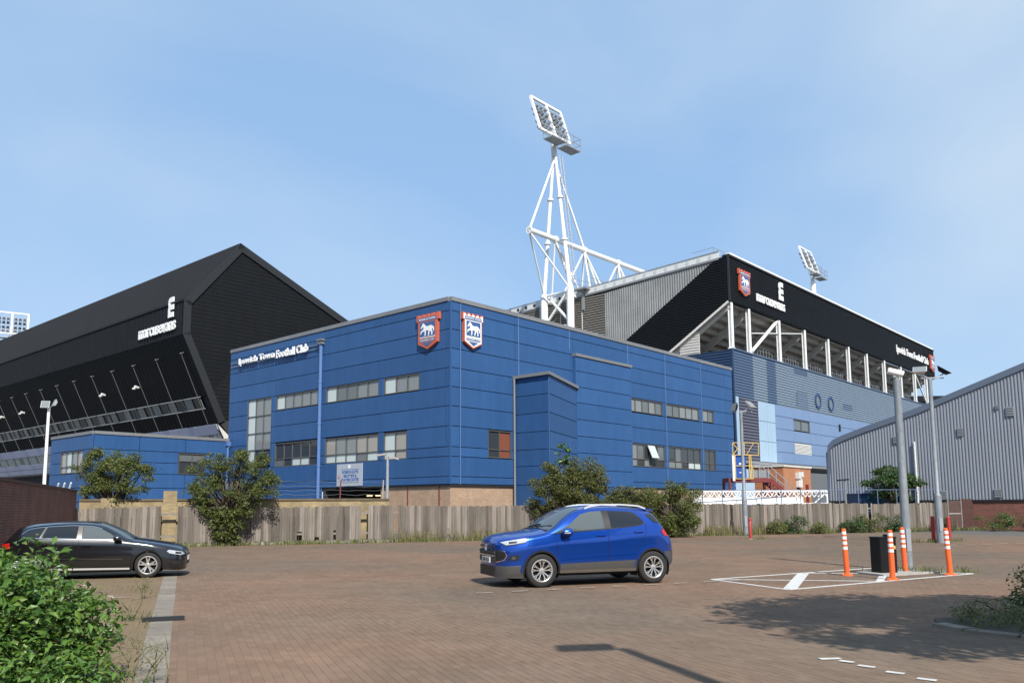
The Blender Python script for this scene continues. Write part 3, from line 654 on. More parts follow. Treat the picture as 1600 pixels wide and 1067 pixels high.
# pale band with its own windows below, then dark undercroft
m_lav = mat('pale_lavender_panel', (0.40, 0.42, 0.55), rough=0.5, var=0.08, obj_rand=0.05)
bu = Vector((UB[0], UB[1])); bd = Vector((8.46, 6.57))-bu
def BP(t, v, off=0): return Vector((bu.x+bd.x*t-off*.9, v, bu.y+bd.y*t-off*.43))
v = V0+.3
while v < 118:
    for t0, t1 in ((.0, .29), (.60, .80), (.80, 1.0)):
        mb = MB(); mb.prism([BP(t0+.008, v+.03), BP(t0+.008, v+4.0), BP(t1-.008, v+4.0), BP(t1-.008, v+.03)], Vector((-.08, 0, -.04))); mb.build('pale_panel', m_lav, ns)
    f_ = MB(); f_.bar(BP(.30, v), BP(.30, v+4.02), .07); f_.bar(BP(.59, v), BP(.59, v+4.02), .07)
    for j in range(5): f_.bar(BP(.30, v+j*.8), BP(.59, v+j*.8), .06)
    fo = f_.build('band_window', m_steel_grey, ns)
    for j in range(5):
        p = MB(); p.quad(BP(.31, v+j*.8+.04), BP(.31, v+j*.8+.76), BP(.58, v+j*.8+.76), BP(.58, v+j*.8+.04)); p.build('pane', GL[3 if (j+int(v)) % 3 else 4], fo)
    v += 4.03
mb = MB(); mb.prism([BP(1.0, V0+.1), (9.9, V0+.1, 6.5), (9.9, V0+.1, 6.3), BP(1.05, V0+.1)], (0, V1-V0-.2, 0)); mb.build('soffit', m_steel_grey, ns)
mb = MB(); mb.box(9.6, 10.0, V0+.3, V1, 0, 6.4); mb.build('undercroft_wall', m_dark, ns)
mb = MB(); mb.prism([(6.7, V0-.1, 9.9), (8.5, V0-.1, 6.6), (10.5, V0-.1, 6.6)], (0, .1, 0)); mb.build('band_end_cap', m_cream, ns)

def sponsor_sign(label, org, rot, ex, w_, size_m, group='sponsor signs'):
    s_ = thing('sponsor_sign', label, 'sign', org, rot, group); ex = Vector(ex); Z = Vector((0, 0, 1)); nn = ex.cross(Z)
    mb = MB(); put_text(mb, 'marcusevans', nn*.06, ex, Z, width=w_, height=w_*.115, thick=.1, bold=.016, space=.95); mb.build('lettering', m_white, s_)
    mb = MB(); put_text(mb, 'm', ex*(w_*.80)+nn*.06+Z*(w_*.165), ex, Z, width=size_m*.62, height=size_m*1.15, thick=.1, bold=.05, rot90=True); mb.build('emblem', m_white, s_)
    return s_
sponsor_sign('white lettering and emblem on the black stand at left', W(2.66, 49.1, 19.0), TH, (0, -1, 0), 8.0, 1.75)

# ------------------------------------------------------------ right-hand stand
es_ = thing('tall_stand', 'tall stand with black fascia, white columns and blue ribbed cladding', 'stand', (KX, KY, 0), TH)
U0, U1 = 37.5, 106.2
def m_cl(name, c): return mat(name, c, rough=0.45, spec=0.25, var=0.06, vscale=0.7, streak=0.08)
m_rib = m_cl('steel_blue_ribbed', (0.18, 0.232, 0.292)); m_rib_d = m_cl('dark_steel_blue_ribbed', (0.075, 0.115, 0.19)); m_rib_n = m_cl('navy_ribbed', (0.030, 0.060, 0.125))
def hrib(mb, p0, p1, z0, z1, nrm, pitch=.27, depth=.07):
    """horizontally ribbed sheet between two 2-D points"""
    nx, ny = nrm; z = z0; prof = []
    while z < z1-.01:
        for k, off in ((0, 0), (.45, 0), (.55, depth), (.95, depth)):
            zz = z+k*pitch
            if zz <= z1: prof.append((zz, off))
        z += pitch
    prof.append((z1, 0)); vs = []
    for zz, off in prof: vs += [(p0[0]+nx*off, p0[1]+ny*off, zz), (p1[0]+nx*off, p1[1]+ny*off, zz)]
    mb.add(vs, [(2*i, 2*i+1, 2*i+3, 2*i+2) for i in range(len(prof)-1)])
for (a, b, c, d, m_) in [(37.5, 41.7, 11.88, 16.45, m_rib_d), (41.7, 44.9, 11.88, 16.45, m_rib), (44.9, 47.0, 11.88, 16.45, m_rib_d), (47.0, 58, 11.88, 16.45, m_rib), (58, 70, 11.88, 16.45, m_rib), (70, 82, 11.88, 16.45, m_rib), (82, 94, 11.88, 16.45, m_rib), (94, U1, 11.88, 16.45, m_rib)]:
    mb = MB(); hrib(mb, (a+.01, 0), (b-.01, 0), c, d, (0, -1)); mb.build('ribbed_cladding', m_, es_)
for (a, b, c, d) in [(52.1, 55.05, 12.0, 13.8), (51.8, 55.2, 15.7, 16.35), (65.9, 69.0, 12.9, 13.72)]:
    mb = MB(); hrib(mb, (a, -.02), (b, -.02), c, d, (0, -1)); mb.build('dark_ribbed_patch', m_rib_d, es_)
mb = MB(); hrib(mb, (37.48, 7.5), (37.48, 0), 11.88, 16.4, (-1, 0)); mb.build('ribbed_return', m_rib_n, es_)
mb = MB(); mb.box(37.44, 37.62, -.1, .05, 5.8, 16.5); mb.build('corner_post', m_rib_n, es_)
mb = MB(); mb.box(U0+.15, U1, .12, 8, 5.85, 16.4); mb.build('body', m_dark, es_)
mb = MB(); mb.box(U0, U1, -.12, .25, 16.42, 16.55); mb.build('ledge', m_rib_d, es_)
for u in (57.92, 61.76):
    mb = MB(); mb.lathe([(.62, -.16), (.85, -.16), (.85, .0), (.62, .0), (.62, -.16)], 20, (u, 0, 13.22), ax='y', cap=False); ph = mb.build('porthole', m_navy, es_)
    mb = MB(); mb.lathe([(0.01, -.09), (.63, -.09)], 20, (u, 0, 13.22), ax='y', cap=False); mb.build('pane', GL[0], ph)
# flat panels under the ribs
m_peri = m_cl('periwinkle_panel', (0.155, 0.232, 0.375)); m_pale = m_cl('pale_blue_panel', (0.30, 0.41, 0.52))
for a in (42.4, 44.35): clad(es_, (a, -.05), (1, 0), (0, -1), 1.93, [5.85, 7.9, 9.9, 11.85], [], [], m_pale, 'pale_panel')
clad(es_, (46.3, -.05), (1, 0), (0, -1), 60, [5.85, 7.0, 8.2, 9.4, 10.7, 11.85], [4.5, 9, 16, 24, 32, 40, 48], [(4.5, 8.8, 9.4, 10.7), (4.55, 9.0, 7.0, 8.2)], m_peri, 'periwinkle_panel')
window(es_, (46.3, -.05), (1, 0), (0, -1), 4.5, 8.8, 9.5, 10.65, 2, (), (lambda i, j: 0), label='green tinted two-pane window')
mb = MB()
for k in range(8): mb.prism([(50.85, -.04, 7.05+k*.14), (55.3, -.04, 7.05+k*.14), (55.3, -.12, 7.0+k*.14), (50.85, -.12, 7.0+k*.14)], (0, 0, .06))
mb.box(50.8, 55.35, .0, .06, 7.0, 8.2); mb.build('louvre', m_white_old, es_)
mb = MB(); mb.box(63.8, 64.2, -.2, -.1, 10.2, 11.0); mb.build('vent_box', m_black, es_)
mb = MB(); hrib(mb, (38.3, -.03), (42.35, -.03), 5.85, 11.85, (0, -1), .3, .1); mb.build('dark_louvre_wall', mat('violet_grey_louvre', (0.10, 0.10, 0.135), rough=.5, var=.1), es_)
mb = MB(); mb.box(37.66, 38.26, -.09, .1, 5.85, 11.9); mb.build('white_trim', m_pale, es_)
mb = MB(); mb.box(37.6, U1, -.06, 6, 5.6, 5.84); mb.build('soffit', m_steel_grey, es_)
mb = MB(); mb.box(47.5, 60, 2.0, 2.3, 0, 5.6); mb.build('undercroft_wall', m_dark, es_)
# black fascia and raking side
mb = MB(); hrib(mb, (37.2, -.1), (U1, -.1), 21.1, 25.5, (0, -1), .26, .05); mb.build('fascia', m_black_clad, es_)
mb = MB(); mb.box(37.2, U1, -.05, .3, 21.05, 25.5); mb.build('fascia_core', m_black, es_)
mb = MB(); mb.box(37.12, U1, -.22, .5, 25.5, 25.68); mb.build('fascia_cap', m_black_rim, es_)
mb = MB(); mb.box(37.08, 37.24, -.18, .0, 21.05, 25.5); mb.build('fascia_corner', m_black_rim, es_)
def side(pts, d0, d1, nm, m_): return MB().prism([(37.2+d0, v, z) for v, z in pts], (d1-d0, 0, 0)).build(nm, m_, es_)
side([(0, 25.5), (1.0, 25.5), (16.5, 15.9), (8.9, 15.5), (0, 21.1)], .02, .12, 'raking_side', m_black_clad)
mb = MB(); z = 15.9
while z < 25.3:
    lo = max(0, (21.1-z)/.63 if z < 21.1 else 0); hi = 1.0+(25.5-z)/.62
    mb.box(37.17, 37.22, lo+.02, hi-.05, z, z+.13); z += .26
mb.build('raking_side_ribs', m_black_clad, es_)['kind'] = 'stuff'
mb = MB(); mb.bar((37.12, 0, 21.0), (37.12, 9.0, 15.35), .16, .22); mb.build('raking_trim', m_cream, es_)
m_grey = mat('weathered_grey_sheet', (0.235, 0.24, 0.235), rough=.6, var=.22, vscale=.6, streak=.25)
mb = MB(); n_ = int(13.4/.28)
vs = []
def rk_low(v): return 25.5-(v-1.0)*.62
for i in range(n_+1):
    for k, off in ((0, 0), (.4, 0), (.5, .06), (.9, .06)):
        v = min(1.05+(i+k)*.28, 14.4); top = 25.5-(v-1)*.083
        vs += [(37.26-off, v, min(top, rk_low(v)+.1)), (37.26-off, v, top)]
mb.add(vs, [(2*i, 2*i+1, 2*i+3, 2*i+2) for i in range(len(vs)//2-1)]); mb.build('side_sheeting', m_grey, es_)
m_slat = mat('brown_grey_slat', (0.19, 0.175, 0.155), rough=.6, var=.15)
for a, b in ((14.45, 17.4), (17.45, 20.4), (20.45, 23.4), (23.45, 26.4)):
    mb = MB(); z = 15.0; top = 24.3
    while z < top-.1: mb.prism([(37.28, a, z), (37.16, a, z+.03), (37.16, a, z+.15), (37.28, a, z+.20)], (0, b-a, 0)); z += .27
    mb.build('louvre_bay', m_slat, es_)['kind'] = 'stuff'
    mb = MB(); mb.box(37.1, 37.2, b, b+.06, 15, 24.3); mb.build('louvre_mullion', m_cream, es_)
mb = MB(); mb.prism([(37.1, .9, 25.5), (37.1, 26.5, 24.25), (37.1, 26.5, 24.05), (37.1, .9, 25.3)], (.2, 0, 0)); mb.build('verge_trim', m_steel_grey, es_)
# perforated white girder along the roof edge
mb = MB(); mb.prism([(37.3, .9, 25.55), (37.3, 30, 24.15), (37.3, 30, 24.75), (37.3, .9, 26.15)], (.06, 0, 0)); gi_ = mb.build('edge_girder', m_white_old, es_)
for k in range(22):
    v = 1.9+k*1.25; zc = 25.85-(v-.9)*.048
    mb = MB(); mb.lathe([(0.01, 0), (.20, 0)], 12, (37.285, v, zc), ax='x', cap=False); mb.build('girder_hole', m_dark if k > 14 else GL[3], gi_)
mb = MB(); mb.bar((37.3, .9, 26.22), (37.3, 30, 24.85), .1, .1); mb.build('edge_rail', m_galv, es_)
# roof sheet
mb = MB(); mb.prism([(37.35, .2, 25.5), (37.35, 30, 24.2), (37.35, 30, 24.0), (37.35, .2, 25.3)], (U1-37.4, 0, 0)); mb.build('roof_sheet', m_grey, es_)
mb = MB(); mb.box(37.6, U1, -.1, .35, 25.68, 25.93); mb.build('white_gutter', m_white, es_)
for k in range(10):
    u = 41.5+k*6.85; mb = MB(); mb.lathe([(.55, 0), (.5, .25), (.3, .42), (0.02, .5)], 10, (u, .9, 25.72)); mb.build('roof_vent', m_white, es_, smooth=True)
# rakers, terrace steps, columns, rails
US = [37.75, 41.5, 48.6, 55.35, 62.3, 68.95, 75.5, 82.4, 89.5, 96.1, 102.0]
for u in US[1:]:
    mb = MB(); mb.bar((u+.2, .35, 20.75), (u+.2, 8.8, 15.3), .38, .75); mb.build('raker', m_cream if False else mat('raker_grey', (.50, .47, .42), rough=.7, var=.1) if 'raker_grey' not in bpy.data.materials else bpy.data.materials['raker_grey'], es_)  # raker colour raised to look sunlit behind the columns
mb = MB(); mb.bar((37.7, .35, 20.75), (37.7, 8.8, 15.3), .3, .75); mb.build('raker', bpy.data.materials['raker_grey'], es_)
for k in range(11):
    v = .3+k*.82; z = 21.0-k*.525
    mb = MB(); mb.box(37.5, U1, v, v+.86, z-.12, z); mb.box(37.5, U1, v+.74, v+.86, z-.56, z-.12); mb.build('terrace_step', m_conc_terr, es_)
for u in US:
    mb = MB(); mb.box(u-.20, u+.20, -.02, .03, 16.55, 21.1); mb.box(u-.03, u+.03, .03, .27, 16.55, 21.1); mb.box(u-.2, u+.2, .27, .32, 16.55, 21.1); mb.box(u-.3, u+.3, -.1, .4, 16.5, 16.6); mb.build('column', m_white, es_)
mb = MB(); mb.bar((42.0, .15, 16.8), (48.3, .15, 20.9), .22, .22); mb.build('brace', m_white, es_)
mb = MB(); mb.bar((96.3, .15, 20.9), (101.8, .15, 16.8), .16, .16); mb.build('brace', m_white, es_)
mb = MB(); mb.bar((42.2, .2, 18.7), (55.0, .2, 20.6), .1, .1); mb.build('tie_rod', m_white_old, es_)
mb = MB(); mb.box(37.45, 37.5, 3.4, 5.6, 16.4, 18.6); hrib(mb, (37.44, 5.6), (37.44, 3.4), 16.4, 18.3, (-1, 0), .27, .07); mb.build('end_panel', m_cream, es_)
random.seed(4)
for i in range(2, 10):
    mb = MB(); a, b = US[i-1]+.4, US[i]-.4; n_ = 9
    for k in range(n_+1):
        u = a+(b-a)*k/n_; mb.bar((u, .8, 16.5), (u, .8, 17.5+random.uniform(-.2, .25)), .05)
    for z in (16.9, 17.4): mb.bar((a, .8, z), (b, .8, z), .05)
    mb.build('guard_rail', m_steel_grey, es_)
mb = MB()
for u in (37.6, 38.6, 39.8): mb.bar((u, 1.6, 25.6), (u, 1.6, 26.8), .05)
for z in (26.2, 26.8): mb.bar((37.6, 1.6, z), (39.8, 1.6, z), .05)
mb.bar((37.6, 1.6, 26.8), (37.6, 4, 26.7), .05); mb.box(37.7, 39.6, 1.7, 3.4, 25.6, 25.75); mb.build('roof_access_rail', m_galv, es_)
sponsor_sign('white lettering and emblem on the tall stand fascia', W(42.75, -.16, 22.05), TH, (1, 0, 0), 6.8, 1.7)
crest('club_crest', 'red rimmed crest on the near end of the black fascia', W(40.1, -.1, 22.0), EX_A, 2.5, 2.6, False, TH, (0, -1, 0))
crest('club_crest', 'small red rimmed crest on the far end of the black fascia', W(104.6, -.1, 22.0), EX_A, 2.5, 2.6, False, TH, (0, -1, 0))
fl = thing('lettering_sign', 'white lettering on the far end of the black fascia', 'sign', W(0, 0, 0), TH)
mb = MB(); put_text(mb, 'Ipswich Town Football Club', (87.3, -.17, 22.55), EX_A, EZ, width=15.3, height=1.35, thick=.1, bold=.02); mb.build('letters', m_white, fl)

# small brick house, gantry stair and yard things below the tall stand
bh = thing('brick_outbuilding', 'small orange brick outbuilding with pale coping under the tall stand', 'building', (KX, KY, 0), TH)
mb = MB(); mb.box(40.7, 47.2, -3.1, -.2, 0, 5.2); mb.build('wall', m_brick_orange, bh)
mb = MB(); mb.box(40.6, 47.3, -3.2, -.2, 5.2, 5.36); mb.build('coping', m_cream, bh)
mb = MB(); mb.box(47.22, 47.5, -3.0, -.2, 0, 5.2); mb.build('brown_door_frame', mat('brown_timber', (.13, .075, .04), rough=.7), bh)
bd_ = MB(); bd_.box(43.5, 44.4, -3.4, -3.12, 3.3, 4.1); bd_.box(43.4, 43.9, -3.5, -3.12, 4.1, 4.7); bd_.box(44.0, 44.5, -3.5, -3.12, 4.3, 4.8); bd_.build('wall_boiler', m_white_old, bh)
mb = MB(); mb.bar((45.9, -3.2, 1.0), (45.9, -3.2, 3.6), .25); mb.build('red_pipe', m_maroon, bh)
lamp_b = None

# ------------------------------------------------------------ floodlight towers and roof truss
def floodlight(label, u, v, zb, group='floodlight towers', full=True, sc=1.0, rot=0):
    t = thing('floodlight_tower', label, 'floodlight', W(u, v, 0), TH+rot, group)
    za = 41.4
    if full:
        for s_ in (-1, 1):
            mb = MB(); mb.tube((.15, s_*1.85, 0), (.15, s_*1.85, 25.2), .42, 12); mb.tube((.15, s_*1.85, 25.2), (0, s_*.12, za), .25, 12, .17)
            for z in (31.0, 36.0): f_ = (z-25.2)/(za-25.2); mb.tube((.15*(1-f_), s_*(1.85-1.73*f_), z), (.15*(1-f_), s_*(1.85-1.73*f_), z+.2), .36, 12)
            mb.build('leg', m_white, t, smooth=True, angle=40)
        for (p, q, r_) in [((.15, 1.85, 21.6), (.15, -1.2, 24.8), .16), ((.15, -1.85, 21.6), (.15, 1.2, 24.8), .16), ((.15, 1.85, 21.3), (.15, -1.85, 21.3), .14), ((.15, 1.85, 25.1), (.15, -1.85, 25.1), .12)]:
            mb = MB(); mb.tube(p, q, r_, 10); mb.build('brace', m_white, t, smooth=True, angle=40)
        for x in (-4.5, 5.4): mb = MB(); mb.tube((0, 0, za-.8), (x, 0, 31.4), .13, 10); mb.build('stay', m_white, t, smooth=True, angle=40)
        mb = MB(); f_ = lambda z: (.15*(1-(z-25.2)/(za-25.2))+.1, -1.85+1.73*(z-25.2)/(za-25.2)-.5, z)
        mb.path([f_(26), f_(33), f_(41)], .05, 6); g2 = lambda z: (f_(z)[0]+.5, f_(z)[1], z); mb.path([g2(26), g2(33), g2(41)], .05, 6)
        for k in range(38): mb.bar(f_(26+k*.4), g2(26+k*.4), .04)
        mb.build('ladder', m_galv, t)
    else:
        mb = MB(); mb.tube((0, 0, 20), (0, 0, za), .75, 12, .45); mb.build('mast', m_white, t, smooth=True, angle=40)
    mb = MB(); mb.tube((0, 0, za-.4), (0, .2, 44.6), .32, 10); mb.build('neck', m_white_old, t, smooth=True, angle=40)
    # lamp frame, leaning out over the pitch
    def Q(x, h, d=0): return Vector((x, -.2+h*.31+d*.95, 43.4+h*.95-d*.31))
    mb = MB()
    for h in (0, 4.5): mb.bar(Q(-2.7, h), Q(2.7, h), .26)
    for x in (-2.7, 0, 2.7): mb.bar(Q(x, 0), Q(x, 4.5), .26)
    fr_ = mb.build('lamp_frame', m_white, t)
    mb = MB()
    for h in (.9, 1.9, 2.9, 3.6): mb.bar(Q(-2.6, h, -.1), Q(2.6, h, -.1), .07)
    mb.build('lamp_rails', m_galv, t)
    for cx_ in (-1.35, 1.35):
        for r_ in range(4):
            for c_ in range(3):
                p = Q(cx_+(c_-1)*.72, .75+r_*.78+(.25 if r_ > 1 else 0), .1); q = p+Vector((0, .42, -.2))
                mb = MB(); mb.tube(p-Vector((0, .3, -.12)), q, .14, 8, .29); mb.build('lamp', m_steel_grey, t)
    # service baskets
    for x0, x1, y0, z0 in ((-2.2, .2, -1.6, 42.3), (.5, 3.0, -1.5, 42.1)):
        mb = MB(); mb.box(x0, x1, y0, y0+1.4, z0, z0+.12)
        for x in (x0, (x0+x1)/2, x1):
            for y in (y0, y0+1.4): mb.bar((x, y, z0), (x, y, z0+1.5), .06)
        for z in (z0+.75, z0+1.5):
            mb.bar((x0, y0, z), (x1, y0, z), .06); mb.bar((x0, y0+1.4, z), (x1, y0+1.4, z), .06); mb.bar((x0, y0, z), (x0, y0+1.4, z), .06); mb.bar((x1, y0, z), (x1, y0+1.4, z), .06)
        mb.build('service_basket', m_galv, t)
    return t
floodlight('white floodlight tower on splayed legs behind the blue building', 35.85, 20.0, 0)
floodlight('white floodlight rising behind the right end of the black fascia', 110.5, 20.0, 0, full=False)
t_ = floodlight('pale floodlight panel behind the far left roof', 20.0, 149.0, 0, full=False, rot=-rad(17))
t_.location = (-91.2, 150.0, -8.4); t_.scale = (.97, .97, .97)

tr = thing('roof_truss', 'white tubular roof truss running right from the floodlight tower', 'truss', W(35.85, 20, 0), TH)
mb = MB(); mb.tube((-4.6, 0, 31.3), (64, 0, 31.3), .29, 12)
for x in (-4.6, -.1, 5.4, 12.3): mb.tube((x, 0, 31.3), (x+.12, 0, 31.3), .42, 12)
mb.build('top_chord', m_white, tr, smooth=True, angle=40)
nodes = [-.1, 5.4, 12.3, 19.2, 26.1, 33.0]
for x in nodes:
    for dx, y in ((-2.6, 1.9), (-1.2, -1.9), (1.6, 1.9), (2.6, -1.9), (4.2, 0)):
        if x < 1 and dx < 0: continue
        mb = MB(); mb.tube((x, 0, 31.2), (x+dx, y, 24.6), .11 if abs(dx) < 4 else .16, 8); mb.build('web_tube', m_white, tr, smooth=True, angle=40)
for y in (1.85, -1.85):
    mb = MB(); mb.tube((-4.6, 0, 31.2), (.1, y, 25.3), .10, 8); mb.build('web_tube', m_white, tr, smooth=True, angle=40)
for y in (1.9, -1.9): mb = MB(); mb.tube((.3, y, 24.6), (64, y, 24.6), .16, 8); mb.build('bottom_chord', m_white, tr, smooth=True, angle=40)
gp = thing('service_platform', 'grey grating platform with handrails at the foot of the floodlight tower', 'platform', W(36.5, 16.4, 0), TH)
mb = MB(); mb.box(0, 4.4, 0, 1.6, 25.2, 25.4); mb.bar((.6, .8, 23), (.6, .8, 25.2), .25); mb.bar((3.6, .8, 23), (3.6, .8, 25.2), .25); mb.build('deck', m_steel_grey, gp)
mb = MB()
for x in (0, 1.1, 2.2, 3.3, 4.4):
    for y in (0, 1.6): mb.bar((x, y, 25.4), (x, y, 26.6), .05)
for z in (26.0, 26.6):
    for y in (0, 1.6): mb.bar((0, y, z), (4.4, y, z), .05)
mb.build('handrail', m_galv, gp)

# ------------------------------------------------------------ ribbed grey hall at the right
hb = thing('ribbed_hall', 'grey vertically ribbed hall with rising roof edge at right', 'building', (KX, KY, 0), TH)
def top_z(v):
    pts = [(-13.2, 5.4), (-13.35, 5.85), (-13.7, 6.2), (-14.4, 6.5), (-15.9, 7.0), (-19.3, 8.0), (-22.15, 9.05), (-25.9, 10.4), (-34, 13.3), (-44, 10.0)]
    if v > -13.2: return 5.4
    for (a, za), (b, zb) in zip(pts[:-1], pts[1:]):
        if a >= v >= b: return za+(zb-za)*(a-v)/(a-b)
    return pts[-1][1]
m_hall = mat('grey_ribbed_sheet', (0.27, 0.285, 0.315), rough=.38, metal=.15, var=.06, vscale=.6, streak=.08)
vs = []; pitch = .19; n_ = int(30/pitch)
for i in range(n_):
    for k, off in ((0, 0), (.38, 0), (.52, .055), (.86, .055)):
        v = -13.22-(i+k)*pitch; vs += [(25-off, v, 1.9), (25-off, v, top_z(v)-.1)]
mb = MB(); mb.add(vs, [(2*i, 2*i+1, 2*i+3, 2*i+2) for i in range(len(vs)//2-1)]); mb.build('ribbed_wall', m_hall, hb)
mb = MB(); vv = [-13.2+.05, -13.35, -13.7, -14.4, -15.9, -19.3, -22.15, -25.9, -34, -43]
pr = [(24.86, -13.14, 1.9)]+[(24.86, v, top_z(v)+.02) for v in vv[1:]]; lo = [(24.86, -13.32, 1.9)]+[(24.86, v-.12, top_z(v)-.34) for v in vv[1:]]
for i in range(len(pr)-1): mb.prism([pr[i], pr[i+1], lo[i+1], lo[i]], (.5, 0, 0))
mb.build('edge_trim', mat('slate_trim', (.10, .125, .17), rough=.45), hb)
mb = MB()
for i in range(len(vv)-1):
    a, b = vv[i], vv[i+1]; mb.prism([(25.02, a, 1.8), (25.02, b, 1.8), (25.02, b, top_z(b)-.12), (25.02, a, top_z(a)-.12)], (30, 0, 0))
mb.build('body', m_steel_grey, hb)
mb = MB(); mb.box(25.0, 54, -44, -13.3, 0, 1.8); mb.build('brick_base', m_brick_red, hb)
mb = MB(); mb.box(24.9, 25.1, -44, -13.25, 1.8, 1.9); mb.build('drip_edge', m_black_rim, hb)
for (v, z, w_, h_) in [(-18.0, 6.0, .34, .5), (-22.0, 6.28, .34, .55), (-24.9, 7.4, .42, .62), (-24.2, 7.72, .2, .25), (-20.75, 2.2, .35, .6), (-23.9, 2.3, .4, .55)]:
    mb = MB(); mb.box(24.88, 24.97, v-w_/2, v+w_/2, z-h_/2, z+h_/2)
    for k in range(4): mb.box(24.85, 24.88, v-w_/2, v+w_/2, z-h_/2+(k+.2)*h_/4, z-h_/2+(k+.7)*h_/4)
    mb.build('wall_vent', m_steel_grey, hb)
mb = MB(); mb.tube((24.8, -19.2, 1.7), (24.8, -19.2, 5.8), .07, 8); mb.build('flue_pipe', m_white_old, hb, smooth=True, angle=40)
# far roof seen past the tall stand
fb = thing('distant_roof', 'dark low roof far behind the tall stand', 'building', W(150, 10, 0), TH)
mb = MB(); mb.box(0, 30, -10, 30, 0, 22.5); mb.build('wall', m_steel_grey, fb); mb = MB(); mb.prism([(-1, -11, 22.5), (-1, 31, 22.5), (-1, 10, 24.3)], (32, 0, 0)); mb.build('roof', m_black_rim, fb)
# ------------------------------------------------------------ timber fence
random.seed(21)
m_wood = mat('weathered_timber', (0.165, 0.143, 0.121), rough=.9, spec=.2, var=.4, vscale=3, isl=.46, stretch=(1, 1, .18), bump=.4, bscale=60)
m_post = mat('timber_post', (0.20, 0.175, 0.15), rough=.9, var=.3, vscale=5)
FO = Vector((0, 42, 0))
fn = thing('timber_fence', 'long weathered grey board fence along the back of the car park', 'fence', FO, TH2)
S0, S1 = -19.4, 29.9; pw = 2.36
gaps = {(-6.9,): 1}
def missing(s_):
    return any(abs(s_-g_) < w_ for g_, w_ in ((-15.75, .30), (-13.1, .16), (-7.25, .14), (-5.75, .14), (23.5, .10)))
low_holes = [(-10.2, .55), (-8.6, .6), (-4.1, .5), (-3.1, .62), (12.6, .6), (-9.4, .3)]
s_ = S0; k = 0
while s_ < S1:
    e_ = min(s_+pw, S1)
    mb = MB(); x = s_+.02
    while x < e_-.05:
        w_ = random.uniform(.095, .125); w_ = min(w_, e_-x-.005)
        if not missing(x):
            top = 1.70+random.uniform(-.035, .035)+.03*math.sin(x*.7)-(.12 if random.random() < .02 else 0); bot = .10+random.uniform(0, .05); y = random.uniform(-.006, .006); tilt = random.uniform(-.012, .012)
            for hx, hz in low_holes:
                if abs(x-hx) < .09: bot = hz
            mb.prism([(x, y-.045, bot), (x+w_-.006, y-.045, bot+random.uniform(-.01, .01)), (x+w_-.006+tilt, y-.045, top), (x+tilt, y-.045, top+random.uniform(-.012, .012))], (0, .02, 0))
        x += w_
    if len(mb.v): mb.build('board_panel', m_wood, fn)['kind'] = 'stuff'
    mb = MB(); mb.box(s_-.05, s_+.05, .055, .155, 0, 1.68); mb.build('post', m_post, fn)
    for z in (.45, 1.4): mb = MB(); mb.box(s_+.05, e_-.05, -.018, .05, z-.045, z+.045); mb.build('rail', m_post, fn)
    mb = MB(); mb.box(s_+.05, e_-.05, -.03, -.0, 0.0, .14); mb.build('gravel_board', m_conc, fn)
    s_ = e_; k += 1
# dark gate beside the hall
gt = thing('old_gate', 'dark brown metal gate between the fence and the ribbed hall', 'gate', FO+D2*29.95, TH2)
m_rust = mat('rusty_brown_sheet', (.075, .045, .038), rough=.8, var=.35, vscale=3)
mb = MB(); mb.box(0, 1.1, -.02, .02, .05, 1.85); mb.build('leaf', m_rust, gt)
mb = MB(); mb.box(1.16, 2.6, -.02, .02, .05, 1.95); mb.build('leaf', mat('dark_red_sheet', (.06, .025, .022), rough=.8, var=.3), gt)
for x in (0, 1.13, 2.62): mb = MB(); mb.box(x-.04, x+.04, -.06, .04, 0, 2.0); mb.build('post', m_post, gt)
mb = MB(); mb.box(.02, 1.08, -.05, -.025, 1.0, 1.06); mb.build('rail', m_conc, gt)

# ------------------------------------------------------------ walls at the left
bw = thing('brick_wall', 'dark red brick boundary wall behind the black car', 'wall', FO+D2*(-19.5), TH2)
mb = MB(); mb.box(-.12, .12, -34, 0, 0, 2.36); mb.build('brickwork', m_brick_red, bw)
mb = MB(); mb.box(-.15, .15, -34, 0.02, 2.36, 2.45); mb.build('coping', mat('brick_coping', (.085, .045, .036), rough=.9, var=.3, vscale=4), bw)
yw = thing('yellow_brick_wall', 'yellow brick wall standing close behind the left part of the fence', 'wall', FO+D1*.55, TH2)
mb = MB(); mb.box(-19.3, -5.9, -.12, .12, 0, 1.98); mb.build('brickwork', m_brick_yellow, yw)
mb = MB(); mb.box(-19.3, -5.9, -.17, .17, 1.98, 2.07); mb.build('coping', mat('mossy_coping', (.12, .095, .06), rough=.95, var=.4, vscale=3), yw)
for s_ in (-18.2, -15.72, -12.6): mb = MB(); mb.box(s_-.28, s_+.28, -.2, .2, 0, 2.42 if s_ == -15.72 else 2.1); mb.build('pier', m_brick_yellow, yw)
bwire = thing('barbed_wire', 'barbed wire strands on short posts above the yellow wall', 'barbed wire', FO+D1*.55, TH2)
for s_ in (-14.4, -11.6, -8.25, -6.2): mb = MB(); mb.bar((s_, 0, 2.0), (s_+.02, -.05, 2.95), .05); mb.build('post', m_conc if s_ > -7 else m_maroon, bwire)
for z in (2.25, 2.45, 2.65, 2.85):
    mb = MB(); pts = [(-14.4+i*.41, -.04, z+.03*math.sin(i*2.1+z*9)-.02*(i % 7 == 3)) for i in range(21)]; mb.path(pts, .005, 4); mb.build('strand', m_steel_grey, bwire)

